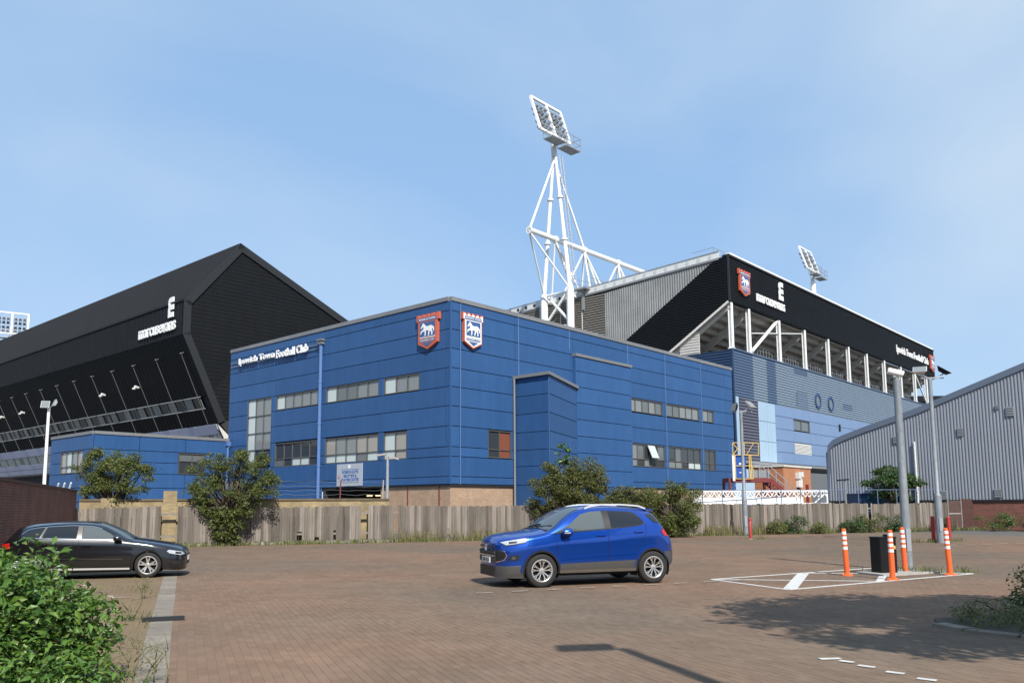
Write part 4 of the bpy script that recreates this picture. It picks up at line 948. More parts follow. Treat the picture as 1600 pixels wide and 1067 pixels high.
# ------------------------------------------------------------ lamp columns
def lamp_post(label, loc, h, r0, r1, heads, m=None, rot=0, plate=True, sleeve=None):
    t = thing('lamp_post', label, 'lamp post', loc, rot, 'lamp columns')
    mb = MB(); mb.lathe([(r0, 0), (r0, h*.28), (r0*.98, h*.285), (r1*1.05, h*.30) if sleeve else (r0*.95, h*.30), (r1, h), (r1*.6, h+.02), (0.01, h+.03)], 18); mb.build('column', m or m_galv_pole, t, smooth=True, angle=35)
    mb = MB(); mb.box(-r0*.5, r0*.5, -r0*1.06, -r0*.9, .5, 1.05); mb.build('service_door', m_galv, t)
    for hd in heads: hd(t, h)
    return t
def flood_head(dx, dy, dz, yaw, pitch, size=.34, m=None, name='floodlight_head'):
    def f(t, h):
        R = Matrix.Rotation(yaw, 3, 'Z') @ Matrix.Rotation(pitch, 3, 'X')
        c = Vector((dx, dy, h+dz)); mb = MB()
        w, d, hh = size, size*.42, size*.62
        prof = [(-w*.6, -d*.3, -hh), (w*.6, -d*.3, -hh), (w*.6, -d*.3, hh), (-w*.6, -d*.3, hh)]; bk = [(-w*.35, d*.7, -hh*.5), (w*.35, d*.7, -hh*.5), (w*.35, d*.7, hh*.5), (-w*.35, d*.7, hh*.5)]
        P = [c+R @ Vector(p) for p in prof+bk]
        mb.add(P, [(0,1,2,3), (7,6,5,4), (0,4,5,1), (1,5,6,2), (2,6,7,3), (3,7,4,0)]); hd_ = mb.build(name, m or m_steel_grey, t)
        g_ = MB(); g_.add([c+R @ Vector((x*.92, -d*.3-.012, z*.92)) for x, z in ((-w*.6, -hh), (w*.6, -hh), (w*.6, hh), (-w*.6, hh))], [(0,1,2,3)]); g_.build('glass', GL[4], hd_)
        b_ = MB(); b_.bar((0, 0, h-.02), (dx*.9, dy*.9, h+dz*.6-.04), .045); b_.bar((dx*.9, dy*.9, h+dz*.6-.04), tuple(c), .045); b_.build('bracket', m_galv, t)
    return f
def cctv_head(t, h):
    mb = MB(); a = Vector((-.20, .02, h+.25)); b_ = Vector((.15, -.06, h+.14)); mb.tube(a, b_, .085, 16); hd_ = mb.build('camera_housing', m_white, t, smooth=True, angle=40)
    d = (b_-a).normalized(); mb = MB(); mb.tube(b_+d*.001, b_+d*.02, .072, 16); mb.tube(b_+d*.02, b_+d*.03, .04, 12); mb.build('lens', m_black, hd_)
    mb = MB(); mb.tube((0, 0, h), (-.03, 0, h+.14), .05, 10); mb.box(-.10, .04, -.05, .05, h+.06, h+.14); mb.build('bracket', m_steel_grey, t)
lamp_post('thick galvanised pole with a white camera on top among the orange bollards', (10.03, 21.0, 0), 4.82, .108, .086, [cctv_head])
def crossbar(t, h):
    mb = MB(); mb.bar((-.42, 0, h+.03), (.62, 0, h+.03), .07, .05); mb.build('cross_arm', m_galv, t)
lamp_post('tall grey lamp column with two tilted floodlights beside the red posts', (18.6, 35.9, 0), 7.1, .15, .085, [crossbar, flood_head(-.45, -.1, .36, -.5, -1.05, .46, m_white_old), flood_head(.62, -.05, .36, .9, -.95, .46, m_black)], sleeve=True)
lamp_post('grey lamp column with twin floodlights rising in front of the fence', (13.04, 45.6, 0), 6.75, .14, .085, [crossbar, flood_head(-.35, 0, .26, -1.2, -.3, .4, m_black), flood_head(.5, -.1, .40, .7, -.8, .42, m_white_old)], sleeve=True)
def twin(t, h):
    mb = MB(); mb.prism([(-.62, -.14, h+.02), (-.08, -.14, h+.10), (-.08, .14, h+.10), (-.62, .14, h+.02)], (0, 0, .10)); mb.prism([(.62, -.14, h-.18), (.08, -.14, h-.02), (.08, .14, h-.02), (.62, .14, h-.18)], (0, 0, .10)); mb.build('lantern', m_conc, t)
lamp_post('slim grey lamp post before the brick base of the blue building', (-6.57, 46, 0), 4.42, .10, .075, [twin], m_galv)
lamp_post('white painted mast with floodlights behind the red brick wall', (-25.57, 46, 0), 7.3, .10, .075, [flood_head(-.1, -.2, .12, .3, -.5, .36, m_white_old), flood_head(.35, -.1, .22, -.9, -.4, .34, m_white_old)], m_white)
lamp_post('dark street lamp by the corner of the ribbed hall', (22.83, 56, 0), 3.2, .07, .06, [lambda t, h: MB().prism([(-.5, -.12, h), (.25, -.12, h+.06), (.25, .12, h+.06), (-.5, .12, h)], (0, 0, .1)).build('lantern', m_black, t)], m_steel_grey)
lamp_post('tall lamp column outside the picture whose shadow crosses the paving', (3.72, 2.55, 0), 7.3, .12, .08, [lambda t, h: MB().prism([(-.75, -.16, h), (-.05, -.16, h+.1), (-.05, .16, h+.1), (-.75, .16, h)], (0, 0, .14)).build('lantern', m_conc, t)])

# ------------------------------------------------------------ posts, bollards, cabinet
m_orange = mat('orange_plastic', (0.78, 0.12, 0.022), rough=.42, var=.08, vscale=5)
m_refl = mat('white_reflective_band', (0.78, 0.76, 0.74), rough=.35, var=.06, vscale=8)
bp_ = []
for i, (x, y, lean_, lab) in enumerate([(8.04, 19.88, (-.03, 0), 'orange and white flexible bollard standing alone left of the black cabinet'), (8.55, 18.66, (-.01, .015), 'orange and white bollard right in front of the black cabinet'), (9.77, 20.62, (-.025, .0), 'orange and white bollard between the cabinet and the thick pole'), (10.48, 19.89, (-.04, 0), 'orange and white bollard at the right end of the painted box')]):
    t = thing('flexible_bollard', lab, 'bollard', (x, y, 0), 0, 'orange bollards'); t.rotation_euler = (lean_[1], lean_[0], 0)
    mb = MB(); mb.lathe([(.135, 0), (.135, .02), (.10, .035), (.068, .05)], 20); mb.build('base', m_orange, t, smooth=True, angle=35)
    prof = [(.062, .05)]
    for k in range(9): z = .08+k*.05; prof += [(.062, z), (.056, z+.008), (.056, z+.016), (.062, z+.024)]
    prof += [(.058, .60), (.052, 1.04), (.048, 1.085), (.03, 1.10), (.005, 1.102)]
    mb = MB(); mb.lathe(prof, 20); mb.build('tube', m_orange, t, smooth=True, angle=35)
    for z in (.645, .765, .885, 1.0):
        mb = MB(); r_ = .0600-.006*(z-.6)/.44; mb.lathe([(r_, z-.034), (r_-.001, z+.034)], 20, cap=False); mb.build('reflective_band', m_refl, t, smooth=True)
for (x, y, h, lab, r_) in [(18.57, 36.4, 1.13, 'red post left of the tall lamp column', .085), (19.83, 37.5, 1.08, 'red post right of the tall lamp column', .085), (11.92, 40.9, 1.02, 'faded red post near the lamp column by the fence', .07)]:
    t = thing('red_post', lab, 'post', (x, y, 0), 0, 'red posts')
    mb = MB(); mb.lathe([(r_, 0), (r_, h*.84), (r_*.9, h*.85), (r_*.9, h*.88), (r_, h*.89), (r_, h*.97), (r_*.7, h), (0.01, h)], 14); mb.build('shaft', m_red, t, smooth=True, angle=35)
    mb = MB(); mb.box(-r_*1.5, r_*1.5, -r_*1.5, r_*1.5, 0, .03); mb.build('foot', m_conc, t)
cb = thing('black_cabinet', 'black metal cabinet standing on a concrete pad by the bollards', 'cabinet', (9.09, 20.25, 0), .28)
mb = MB(); mb.box(-.24, .24, -.16, .16, .03, .86); mb.build('body', m_black, cb)
mb = MB(); mb.box(-.23, .23, -.175, -.165, .05, .84); mb.build('door', mat('black_door', (.006, .006, .007), rough=.55, spec=.25), cb)
mb = MB(); mb.box(-.25, .25, -.18, .17, .86, .89); mb.build('lid', m_black, cb)
mb = MB(); mb.box(.08, .20, -.10, .08, .89, .94); mb.build('lock_box', m_black, cb)
mb = MB(); mb.box(.14, .19, -.20, -.176, .60, .68); mb.build('padlock', m_yellow, cb)
pad = MB(); pad.prism([(8.75, 19.55, 0.0), (10.4, 20.35, 0.0), (10.15, 21.25, 0.0), (8.5, 20.5, 0.0)], (0, 0, .045)).build('concrete_pad', m_conc)['kind'] = 'structure'
ws = thing('drain_cover_plank', 'dark flat plank lying across the concrete edging strip', 'plank', ab(STRIP_A, 13.72, 0), TH2)
mb = MB(); mb.box(-.27, .32, -.075, .075, .0, .05); mb.box(-.25, .30, -.055, .055, .05, .058); mb.build('board', m_black_rim, ws)

# kerb of the planting bed at the lower right
kb = thing('bed_kerb', None, None); kb['kind'] = 'structure'
kp = [(5.98, 11.75), (6.12, 11.25), (6.5, 10.72), (7.15, 10.2), (8.0, 9.82), (8.9, 9.55), (9.9, 9.45)]
for (x0, y0), (x1, y1) in zip(kp[:-1], kp[1:]):
    d = Vector((x1-x0, y1-y0, 0)); n_ = max(1, round(d.length/.45)); d /= n_
    for i in range(n_):
        p = Vector((x0, y0, 0))+d*i; q = p+d*.97; s2 = Vector((-d.y, d.x, 0)).normalized()*.11
        MB().prism([p-s2-Vector((0,0,.03)), q-s2-Vector((0,0,.03)), q+s2-Vector((0,0,.03)), p+s2-Vector((0,0,.03))], (0, 0, .058+random.uniform(0, .015))).build('kerb_stone', m_slab, kb)
bedm = mat('bed_soil', (.07, .058, .04), rough=.95, var=.3, vscale=3, bump=.6, bscale=20)
MB().prism([(*p, 0) for p in kp]+[(14, 11, 0), (13, 14, 0), (6.9, 12.6, 0), (6.2, 12.3, 0)], (0, 0, .025)).build('planting_bed', bedm)['kind'] = 'structure'

# ------------------------------------------------------------ yard things behind the fence
ga = thing('lattice_gantry', 'white lattice gantry lying behind the fence', 'gantry', (11.6, 51.6, 0), .035)
mb = MB(); L_ = 8.4
for y in (0, .6):
    for z in (1.72, 2.5): mb.bar((0, y, z), (L_, y, z), .07)
mb.build('chords', m_white, ga)
mb = MB(); k = 0; x = 0
while x < L_-.1:
    for y in (0, .6): mb.bar((x, y, 2.12), (x+.28, y, 2.5), .045); mb.bar((x+.28, y, 2.5), (x+.56, y, 2.12), .045)
    x += .56; k += 1
mb.bar((L_, 0, 1.72), (L_, 0, 2.5), .08); mb.bar((L_-.8, 0, 1.75), (L_, 0, 2.45), .06); mb.build('lacing', m_white, ga)
mb = MB(); mb.box(0, 6.9, .02, .06, 1.74, 2.12); mb.build('side_plate', m_white, ga)
for i in range(7): mb = MB(); mb.box(.5+i*1.15, .7+i*1.15, -.1, .5, 1.45, 1.72); mb.build('foot', m_black, ga)
for x in (1.0, 4.2, 7.6): mb = MB(); mb.bar((x, .3, 0), (x, .3, 1.5), .12); mb.build('trestle', m_steel_grey, ga)
rf = thing('mesh_railing', 'thin blue steel railing behind the fence and gantry', 'railing', (9.5, 50.6, 0), .1)
mb = MB()
for i in range(15): mb.bar((i*1.25, 0, 0), (i*1.25, 0, 2.55), .04)
for z in (1.2, 2.55): mb.bar((0, 0, z), (17.5, 0, z), .035)
mb.build('bars', mat('blue_grey_steel', (.10, .14, .24), rough=.5), rf)
st = thing('steel_stair', 'maroon steel landing and stair with grey handrails below the tall stand', 'stair', (16.5, 61.2, 0), .14)
mb = MB(); mb.box(-.1, 3.2, 0, 1.2, 3.3, 3.62); mb.build('landing', m_maroon, st)
mb = MB(); mb.bar((3.2, 0, 3.45), (5.6, 0, 1.4), .1, .3); mb.bar((3.2, 1.2, 3.45), (5.6, 1.2, 1.4), .1, .3); mb.build('stringer', m_maroon, st)
for k in range(8): mb = MB(); mb.box(3.25+k*.29, 3.55+k*.29, .05, 1.15, 3.28-k*.25, 3.32-k*.25); mb.build('tread', m_steel_grey, st)
for x, y in ((3.2, 0), (3.2, 1.2), (0, 0), (.0, 1.2)): mb = MB(); mb.bar((x, y, 0), (x, y, 3.3), .16); mb.build('leg', m_maroon, st)
mb = MB()
for y in (0, 1.2):
    mb.bar((1.5, y, 4.6), (3.0, y, 4.6), .05); mb.bar((3.0, y, 4.6), (5.6, y, 2.4), .05); mb.bar((3.0, y, 4.1), (5.6, y, 1.9), .04)
    for x, z in ((1.5, 3.6), (2.3, 3.6), (3.0, 3.6)): mb.bar((x, y, z), (x, y, 4.6), .045)
    for k in range(3): mb.bar((3.6+k*.8, y, 3.1-k*.68), (3.6+k*.8, y, 4.1-k*.68), .045)
mb.build('handrail', m_galv, st)
mb = MB(); mb.box(1.9, 3.2, .15, .2, 3.65, 4.2); mb.build('mesh_panel', m_steel_grey, st)
yf = thing('yellow_safety_cage', 'yellow barred safety frame in front of a blue door on the landing', 'safety frame', (16.6, 60.9, 0), .14)
mb = MB()
for x0, x1, z0, z1 in ((.1, 2.1, 5.3, 6.2), (.25, 1.6, 3.55, 4.5)):
    mb.bar((x0, 0, z0), (x1, 0, z0), .05); mb.bar((x0, 0, z1), (x1, 0, z1), .05); mb.bar((x0, 0, z0), (x0, 0, z1), .05); mb.bar((x1, 0, z0), (x1, 0, z1), .05)
mb.bar((.1, 0, 5.3), (.85, 0, 6.2), .05); mb.bar((.1, 0, 6.2), (.85, 0, 5.3), .05); mb.bar((1.0, 0, 5.3), (1.0, 0, 6.2), .05); mb.bar((1.15, 0, 5.3), (1.75, 0, 6.2), .04)
for x in (.25, 1.35, 1.48): mb.bar((x, 0, 3.55), (x, 0, 5.3), .07)
mb.build('bars', m_yellow, yf)
mb = MB(); mb.box(.05, .22, .0, .12, 3.4, 5.3); mb.build('white_post', m_white, yf)
mb = MB(); mb.box(.3, 1.15, .1, .2, 3.62, 5.3); dr = mb.build('blue_door', mat('bright_blue_door', (.015, .07, .30), rough=.4), yf)
mb = MB(); mb.box(.6, .75, .08, .1, 4.6, 4.72); mb.box(.6, .75, .08, .1, 3.98, 4.04); mb.build('door_plate', m_white, dr)
sk = thing('blue_container', 'blue open container behind the fence beside the young tree', 'container', (24.0, 56.8, 0), .1)
mb = MB(); mb.box(0, 3.4, 0, 1.6, .9, 2.3)
for k in range(7): mb.box(.1+k*.5, .2+k*.5, -.05, 0, .9, 2.28)
mb.build('body', mat('faded_blue_steel', (.03, .085, .16), rough=.5, var=.25, vscale=2), sk)
mb = MB(); mb.box(-.04, 3.44, -.07, 1.64, 2.3, 2.38); mb.build('rim', m_navy, sk)
for x in (.2, 3.0): mb = MB(); mb.box(x, x+.25, .1, 1.5, 0, .9); mb.build('skid', m_black, sk)
hr = thing('white_handrails', 'three short white slanted rails by the annexe', 'handrail', W(-11.6, 27.5, 0), TH)
for k in range(3): mb = MB(); mb.bar((0, k*1.15, 2.3), (0, k*1.15-.75, 3.5), .09); mb.build('rail', m_white, hr)
# ------------------------------------------------------------ vegetation
def leaf_mesh(name, P, size, rng, m, parent, up=0.35, aspect=.5, shape='leaf', nrm=None):
    """P (n,3): one folded leaf of four triangles at each point, random direction, own island"""
    n = len(P); sz = size*rng.uniform(.6, 1.35, n)
    d = rng.normal(size=(n, 3)); d[:, 2] = d[:, 2]*.6-.1; d /= np.linalg.norm(d, axis=1)[:, None]
    u = rng.normal(size=(n, 3))*.8; u[:, 2] += up*2
    if nrm is not None: u += nrm*1.2
    u -= (u*d).sum(1)[:, None]*d; u /= np.linalg.norm(u, axis=1)[:, None]+1e-9
    s = np.cross(d, u)
    L = sz[:, None]; Wd = L*aspect
    b = P; t = P+d*L-u*L*.12; ml = P+d*L*.45+s*Wd*.5+u*L*.10; mr = P+d*L*.45-s*Wd*.5+u*L*.10; q = P+d*L*.5
    V = np.stack([b, ml, t, mr, q], 1).reshape(-1, 3); k = np.arange(n)[:, None]*5
    F = np.concatenate([k+np.array([[0, 4, 1]]), k+np.array([[1, 4, 2]]), k+np.array([[2, 4, 3]]), k+np.array([[3, 4, 0]])])
    return np_mesh(name, V, F, m, parent, smooth=False)
def clump_points(rng, centres, radii, per, squash=.8, hollow=.45):
    out = []; nr = []
    for c, r in zip(centres, radii):
        k = int(per*r*r*10); d = rng.normal(size=(k, 3)); d /= np.linalg.norm(d, axis=1)[:, None]
        rr = r*(hollow+(1.12-hollow)*rng.random(k)**.6)[:, None]
        out.append(np.array(c)+d*rr*np.array([1, 1, squash])); nr.append(d)
    return np.concatenate(out), np.concatenate(nr)
m_bark = mat('bark', (.075, .058, .043), rough=.95, var=.3, vscale=8, bump=.6, bscale=30)
m_stem = mat('green_stem', (.12, .13, .05), rough=.8)
LM = {'olive': leaf_mat('olive_leaves', (.060, .092, .021), (.150, .162, .038), .5, .28),
      'brownish': leaf_mat('olive_brown_leaves', (.058, .084, .019), (.155, .150, .042), .5, .28),
      'green': leaf_mat('green_leaves', (.030, .075, .018), (.070, .125, .030), .45, .3),
      'bright': leaf_mat('bright_green_leaves', (.050, .125, .022), (.100, .185, .036), .4, .3),
      'gloss': leaf_mat('glossy_evergreen_leaves', (.040, .110, .016), (.120, .215, .032), .40, .25),
      'gloss2': leaf_mat('young_evergreen_leaves', (.055, .12, .02), (.17, .25, .05), .45, .3),
      'weed': leaf_mat('weed_leaves', (.10, .125, .035), (.20, .20, .07), .6, .3),
      'dry': leaf_mat('dry_grass', (.16, .145, .06), (.28, .24, .11), .7, .25)}
def plant(name, label, cat, loc, crown, n_clump, per, leaf, mkey, seed, trunk_h=1.0, trunk_r=.09, stems=1, clump_r=(.35, .7), base_z=None, group=None, wisps=0, aspect=.45, squash=.8, trunk_name='trunk', bark=None):
    """crown = (cx, cy, cz, rx, ry, rz) relative to loc"""
    rng = np.random.default_rng(seed); t = thing(name, label, cat, loc, 0, group)
    cx_, cy_, cz_, rx, ry, rz = crown
    cs = []; rs = []
    while len(cs) < n_clump:
        p = rng.uniform(-1, 1, 3)
        rr = np.linalg.norm(p)
        if rr > 1 or rr < .35 and rng.random() < .6: continue
        cs.append((cx_+p[0]*rx, cy_+p[1]*ry, cz_+p[2]*rz)); rs.append(rng.uniform(*clump_r)*(1.05-.3*rr))
    mb = MB()
    for s_ in range(stems):
        bx_, by_ = (rng.uniform(-.25, .25, 2)*(stems > 1)) if stems > 1 else (0, 0)
        top = (cx_*.6+rng.uniform(-.2, .2), cy_*.6+rng.uniform(-.2, .2), max(trunk_h, .3))
        mid = (bx_*.6+top[0]*.4+rng.uniform(-.06, .06), by_*.6+top[1]*.4, top[2]*.5)
        mb.path([(bx_, by_, -.02), mid, top], [trunk_r*1.25, trunk_r, trunk_r*.75], 8)
        for i in range(s_, len(cs), stems):
            c = Vector(cs[i]); a = Vector(top); m_ = a.lerp(c, .55)+Vector((rng.uniform(-.12, .12), rng.uniform(-.12, .12), rng.uniform(.0, .18)))
            mb.path([tuple(a), tuple(m_), tuple(c)], [trunk_r*.5, trunk_r*.3, trunk_r*.12], 5)
    mb.build(trunk_name, bark or m_bark, t, smooth=True)
    P, nr = clump_points(rng, cs, rs, per, squash)
    if wisps:
        wp = []; wn = []
        for i in range(wisps):
            j = rng.integers(len(cs)); d = rng.normal(size=3); d[2] = abs(d[2])*.8+.1; d /= np.linalg.norm(d); c = np.array(cs[j])
            ln = rs[j]*rng.uniform(1.0, 1.9); k = int(26*ln/.6)
            tt = rng.random(k)[:, None]; bend = np.array([0, 0, -.55])*tt**2*ln
            wp.append(c+d*tt*ln+bend+rng.normal(size=(k, 3))*.05); wn.append(np.repeat(d[None], k, 0))
        P = np.concatenate([P]+wp); nr = np.concatenate([nr]+wn)
    keep = P[:, 2] > (.02 if base_z is None else base_z); P = P[keep]; nr = nr[keep]
    leaf_mesh('crown' if cat == 'tree' else 'foliage', P, leaf, rng, LM[mkey], t, aspect=aspect, nrm=nr)
    return t
# two ragged trees in front of the annexe
plant('buddleia_tree', 'ragged olive green tree in front of the low blue annexe', 'tree', (-17.1, 36.3, 0), (-.1, 0, 3.05, 1.8, .8, 1.25), 70, 175, .13, 'olive', 31, trunk_h=1.7, trunk_r=.07, stems=4, clump_r=(.18, .40), wisps=170, aspect=.34)
plant('buddleia_tree', 'taller dark leaved tree against the fence left of the blue building windows', 'tree', (-12.2, 37.0, 0), (.1, -.2, 2.7, 2.05, .8, 1.65), 90, 175, .13, 'olive', 32, trunk_h=1.4, trunk_r=.09, stems=4, clump_r=(.18, .44), wisps=210, aspect=.34)
t = plant('climbing_shrub', 'dark leafy growth at the foot of the fence under the taller tree', 'shrub', (-12.3, 36.75, 0), (0, 0, .95, .75, .3, .95), 16, 110, .14, 'olive', 33, trunk_h=.6, trunk_r=.05, stems=2, clump_r=(.3, .45), wisps=8, trunk_name='stem')
# big bushes behind the blue car
plant('large_bush', 'large olive bush overhanging the fence behind the blue car', 'shrub', (3.1, 42.2, 0), (.1, 0, 2.35, 2.15, .9, 1.75), 120, 185, .12, 'brownish', 34, trunk_h=.9, trunk_r=.12, stems=4, clump_r=(.24, .58), wisps=150, trunk_name='stem', aspect=.4)
plant('leafy_shoot', 'fresh green shoot rising from the top of the large bush', 'shrub', (2.9, 42.3, 0), (.1, 0, 4.25, .35, .25, .5), 7, 60, .2, 'bright', 35, trunk_h=3.6, trunk_r=.03, clump_r=(.16, .28), wisps=4, trunk_name='stem', aspect=.6)
plant('large_bush', 'rounded brownish bush behind the tail of the blue car', 'shrub', (6.3, 43.3, 0), (0, 0, 1.65, 1.35, .8, 1.1), 66, 190, .115, 'brownish', 36, trunk_h=.8, trunk_r=.1, stems=3, clump_r=(.24, .5), wisps=80, trunk_name='stem', aspect=.4)
plant('large_bush', 'drooping olive bush spilling over the fence right of the blue car', 'shrub', (8.5, 43.6, 0), (.1, 0, 1.5, 1.85, .8, 1.45), 95, 200, .115, 'olive', 37, trunk_h=.9, trunk_r=.1, stems=3, clump_r=(.24, .5), wisps=120, trunk_name='stem', aspect=.38)
# young tree by the ribbed hall
plant('young_tree', 'bright green young tree in front of the ribbed hall', 'tree', (25.8, 55.6, 0), (0, 0, 3.0, 1.85, 1.2, 1.25), 36, 75, .18, 'green', 38, trunk_h=1.6, trunk_r=.1, clump_r=(.35, .65), wisps=26, squash=.5, aspect=.5)
# shrubs along the right part of the fence
for i, (x, y, rx, h, key, lab) in enumerate([(16.4, 47.6, 1.0, 1.05, 'green', 'dark green shrub at the fence left of the middle bollards'), (15.3, 47.3, .5, .75, 'weed', 'pale weedy shrub beside the lamp column at the fence'), (21.6, 49.2, .85, 1.35, 'olive', 'olive shrub at the fence behind the black cabinet'), (20.3, 48.9, .75, .7, 'green', 'low dark shrub at the fence behind the orange bollards'), (23.2, 50.0, .6, 1.0, 'green', 'small dark shrub at the fence behind the thick pole'), (26.8, 51.2, .7, .9, 'green', 'dark shrub between the red posts and the old gate'), (29.6, 50.8, 1.5, 1.1, 'bright', 'yellow green bramble at the foot of the ribbed hall'), (31.6, 50.2, .8, 1.2, 'weed', 'tall pale weeds at the right edge by the ribbed hall'), (18.0, 48.0, .5, .7, 'weed', 'pale weeds right of the dark shrub at the fence')]):
    plant('fence_shrub', lab, 'shrub', (x, y, 0), (0, 0, h*.5, rx, .45, h*.5), 14, 100, .12, key, 50+i, trunk_h=.3, trunk_r=.03, stems=3, clump_r=(.24, .42), wisps=14, trunk_name='stem', group='shrubs along the fence', aspect=.4)
# glossy bush in the lower left corner
rng = np.random.default_rng(77)
fbush = thing('evergreen_bush', 'glossy green flowering bush in the lower left corner', 'shrub', (-5.02, 7.5, 0))
cs = []; rs = []
for i in range(150):
    a = rng.uniform(0, 2*PI); e = rng.uniform(-.1, 1)
    R_ = np.array([1.30, 1.4, 1.36]); ph = math.asin(min(1, max(-.1, e)))
    p = np.array([math.cos(a)*math.cos(ph), math.sin(a)*math.cos(ph), math.sin(ph)])*R_*rng.uniform(.72, 1.0)
    cs.append((p[0], p[1], max(.12, p[2]*1.03))); rs.append(rng.uniform(.20, .36))
P, nr = clump_points(rng, cs, rs, 170, .85, .55); keep = P[:, 2] > .02; P = P[keep]; nr = nr[keep]
P = np.concatenate([P]); leaf_mesh('foliage', P[::2], .105, rng, LM['gloss'], fbush, up=.6, aspect=.42, nrm=nr[::2]); leaf_mesh('foliage', P[1::2], .066, rng, LM['gloss2'], fbush, up=.4, aspect=.5, nrm=nr[1::2])
mb = MB()
for i in range(0, 150, 4): mb.path([(rng.uniform(-.3, .3), rng.uniform(-.3, .3), 0), tuple(np.array(cs[i])*.6), cs[i]], [.025, .016, .006], 5)
mb.build('stem', m_bark, fbush)
cn = np.array(cs); sel = [i for i in range(150) if cn[i][2] > .45]
m_petal = mat('white_petal', (.72, .72, .66), rough=.6)
for k in range(22):
    i = sel[k*len(sel)//22]; d = cn[i]/np.linalg.norm(cn[i]); c = cn[i]+d*rs[i]*1.05+rng.normal(size=3)*.04
    mb = MB(); nb = rng.integers(3, 7)
    for j in range(nb):
        q = c+rng.normal(size=3)*.016
        for l_ in range(5):
            a = 2*PI*l_/5+j; v1 = Vector((math.cos(a), math.sin(a), .35))*.016; v2 = Vector((math.cos(a+.9), math.sin(a+.9), .35))*.016
            mb.add([tuple(q), tuple(Vector(q)+v1), tuple(Vector(q)+(v1+v2)*.75), tuple(Vector(q)+v2)], [(0,1,2,3)])
    mb.build('blossom', m_petal, fbush)
# low planting at the lower right, in the kerbed bed
plant('bed_shrub', 'small leaved shrub in the kerbed bed at lower right', 'shrub', (7.7, 11.8, .02), (.35, .2, .24, .85, .60, .30), 40, 190, .06, 'green', 61, trunk_h=.25, trunk_r=.02, stems=3, clump_r=(.16, .3), wisps=26, trunk_name='stem', bark=m_stem)
plant('bed_shrub', 'taller weedy stems in the kerbed bed at the right edge', 'shrub', (8.3, 12.5, .04), (0, 0, .36, .7, .5, .42), 24, 150, .07, 'weed', 62, trunk_h=.3, trunk_r=.02, stems=4, clump_r=(.15, .28), wisps=30, trunk_name='stem', bark=m_stem)
plant('bed_shrub', 'low green ground plant spilling over the kerb', 'shrub', (6.75, 10.95, .02), (.1, 0, .06, .85, .45, .12), 34, 170, .05, 'weed', 63, trunk_h=.1, trunk_r=.01, stems=2, clump_r=(.10, .18), wisps=10, trunk_name='stem', bark=m_stem)
# weeds by the edging strip in front of the bush
plant('flowering_weed', 'pale feathery weed growing beside the concrete edging strip', 'weed', (-3.42, 8.15, 0), (0, 0, .2, .10, .10, .22), 8, 170, .03, 'dry', 64, trunk_h=.15, trunk_r=.006, stems=4, clump_r=(.06, .10), wisps=14, trunk_name='stem', bark=m_stem, aspect=.3)
plant('flowering_weed', 'feathery weed on the paving right of the bush', 'weed', (-3.72, 8.6, 0), (0, 0, .18, .14, .12, .22), 8, 170, .035, 'weed', 65, trunk_h=.15, trunk_r=.006, stems=4, clump_r=(.06, .10), wisps=14, trunk_name='stem', bark=m_stem, aspect=.3)
plant('low_weed', 'low trailing weed at the front edge beside the bush', 'weed', (-3.55, 7.75, 0), (0, 0, .08, .32, .2, .1), 10, 170, .05, 'bright', 66, trunk_h=.06, trunk_r=.006, stems=3, clump_r=(.07, .12), wisps=10, trunk_name='stem', bark=m_stem, aspect=.3)
plant('low_weed', 'weed tuft by the dark plank on the edging strip', 'weed', (-5.55, 12.75, 0), (0, 0, .04, .3, .1, .05), 8, 170, .05, 'green', 67, trunk_h=.04, trunk_r=.006, stems=3, clump_r=(.06, .1), wisps=8, trunk_name='stem', bark=m_stem, aspect=.3)
plant('low_weed', 'thin upright weed in the bay before the black car', 'weed', (-6.75, 15.7, 0), (0, 0, .18, .12, .1, .2), 6, 150, .05, 'weed', 68, trunk_h=.15, trunk_r=.006, stems=3, clump_r=(.05, .09), wisps=8, trunk_name='stem', bark=m_stem, aspect=.3)
for i, (x, y, rx, lab) in enumerate([(7.8, 10.6, .8, 'low weeds behind the kerb near the bottom right corner'), (6.75, 11.8, .6, 'low weeds at the left tip of the kerbed bed'), (8.9, 11.0, .8, 'low weeds at the right edge of the kerbed bed'), (9.6, 12.6, .9, 'weeds at the back of the kerbed bed')]):
    plant('bed_weeds', lab, 'weed', (x, y, .03), (0, 0, .10, rx, .5, .13), 26, 150, .055, 'weed' if i % 2 else 'green', 80+i, trunk_h=.08, trunk_r=.008, stems=3, clump_r=(.12, .2), wisps=18, trunk_name='stem', bark=m_stem)
# tree beyond the right edge whose shade falls on the paving
plant('shade_tree', 'broad leafy tree beyond the right edge that shades the paving', 'tree', (9.2, 5.7, 0), (0, 0, 6.3, 3.5, 3.3, 1.7), 95, 60, .22, 'green', 69, trunk_h=4.0, trunk_r=.2, clump_r=(.55, .95), wisps=40)

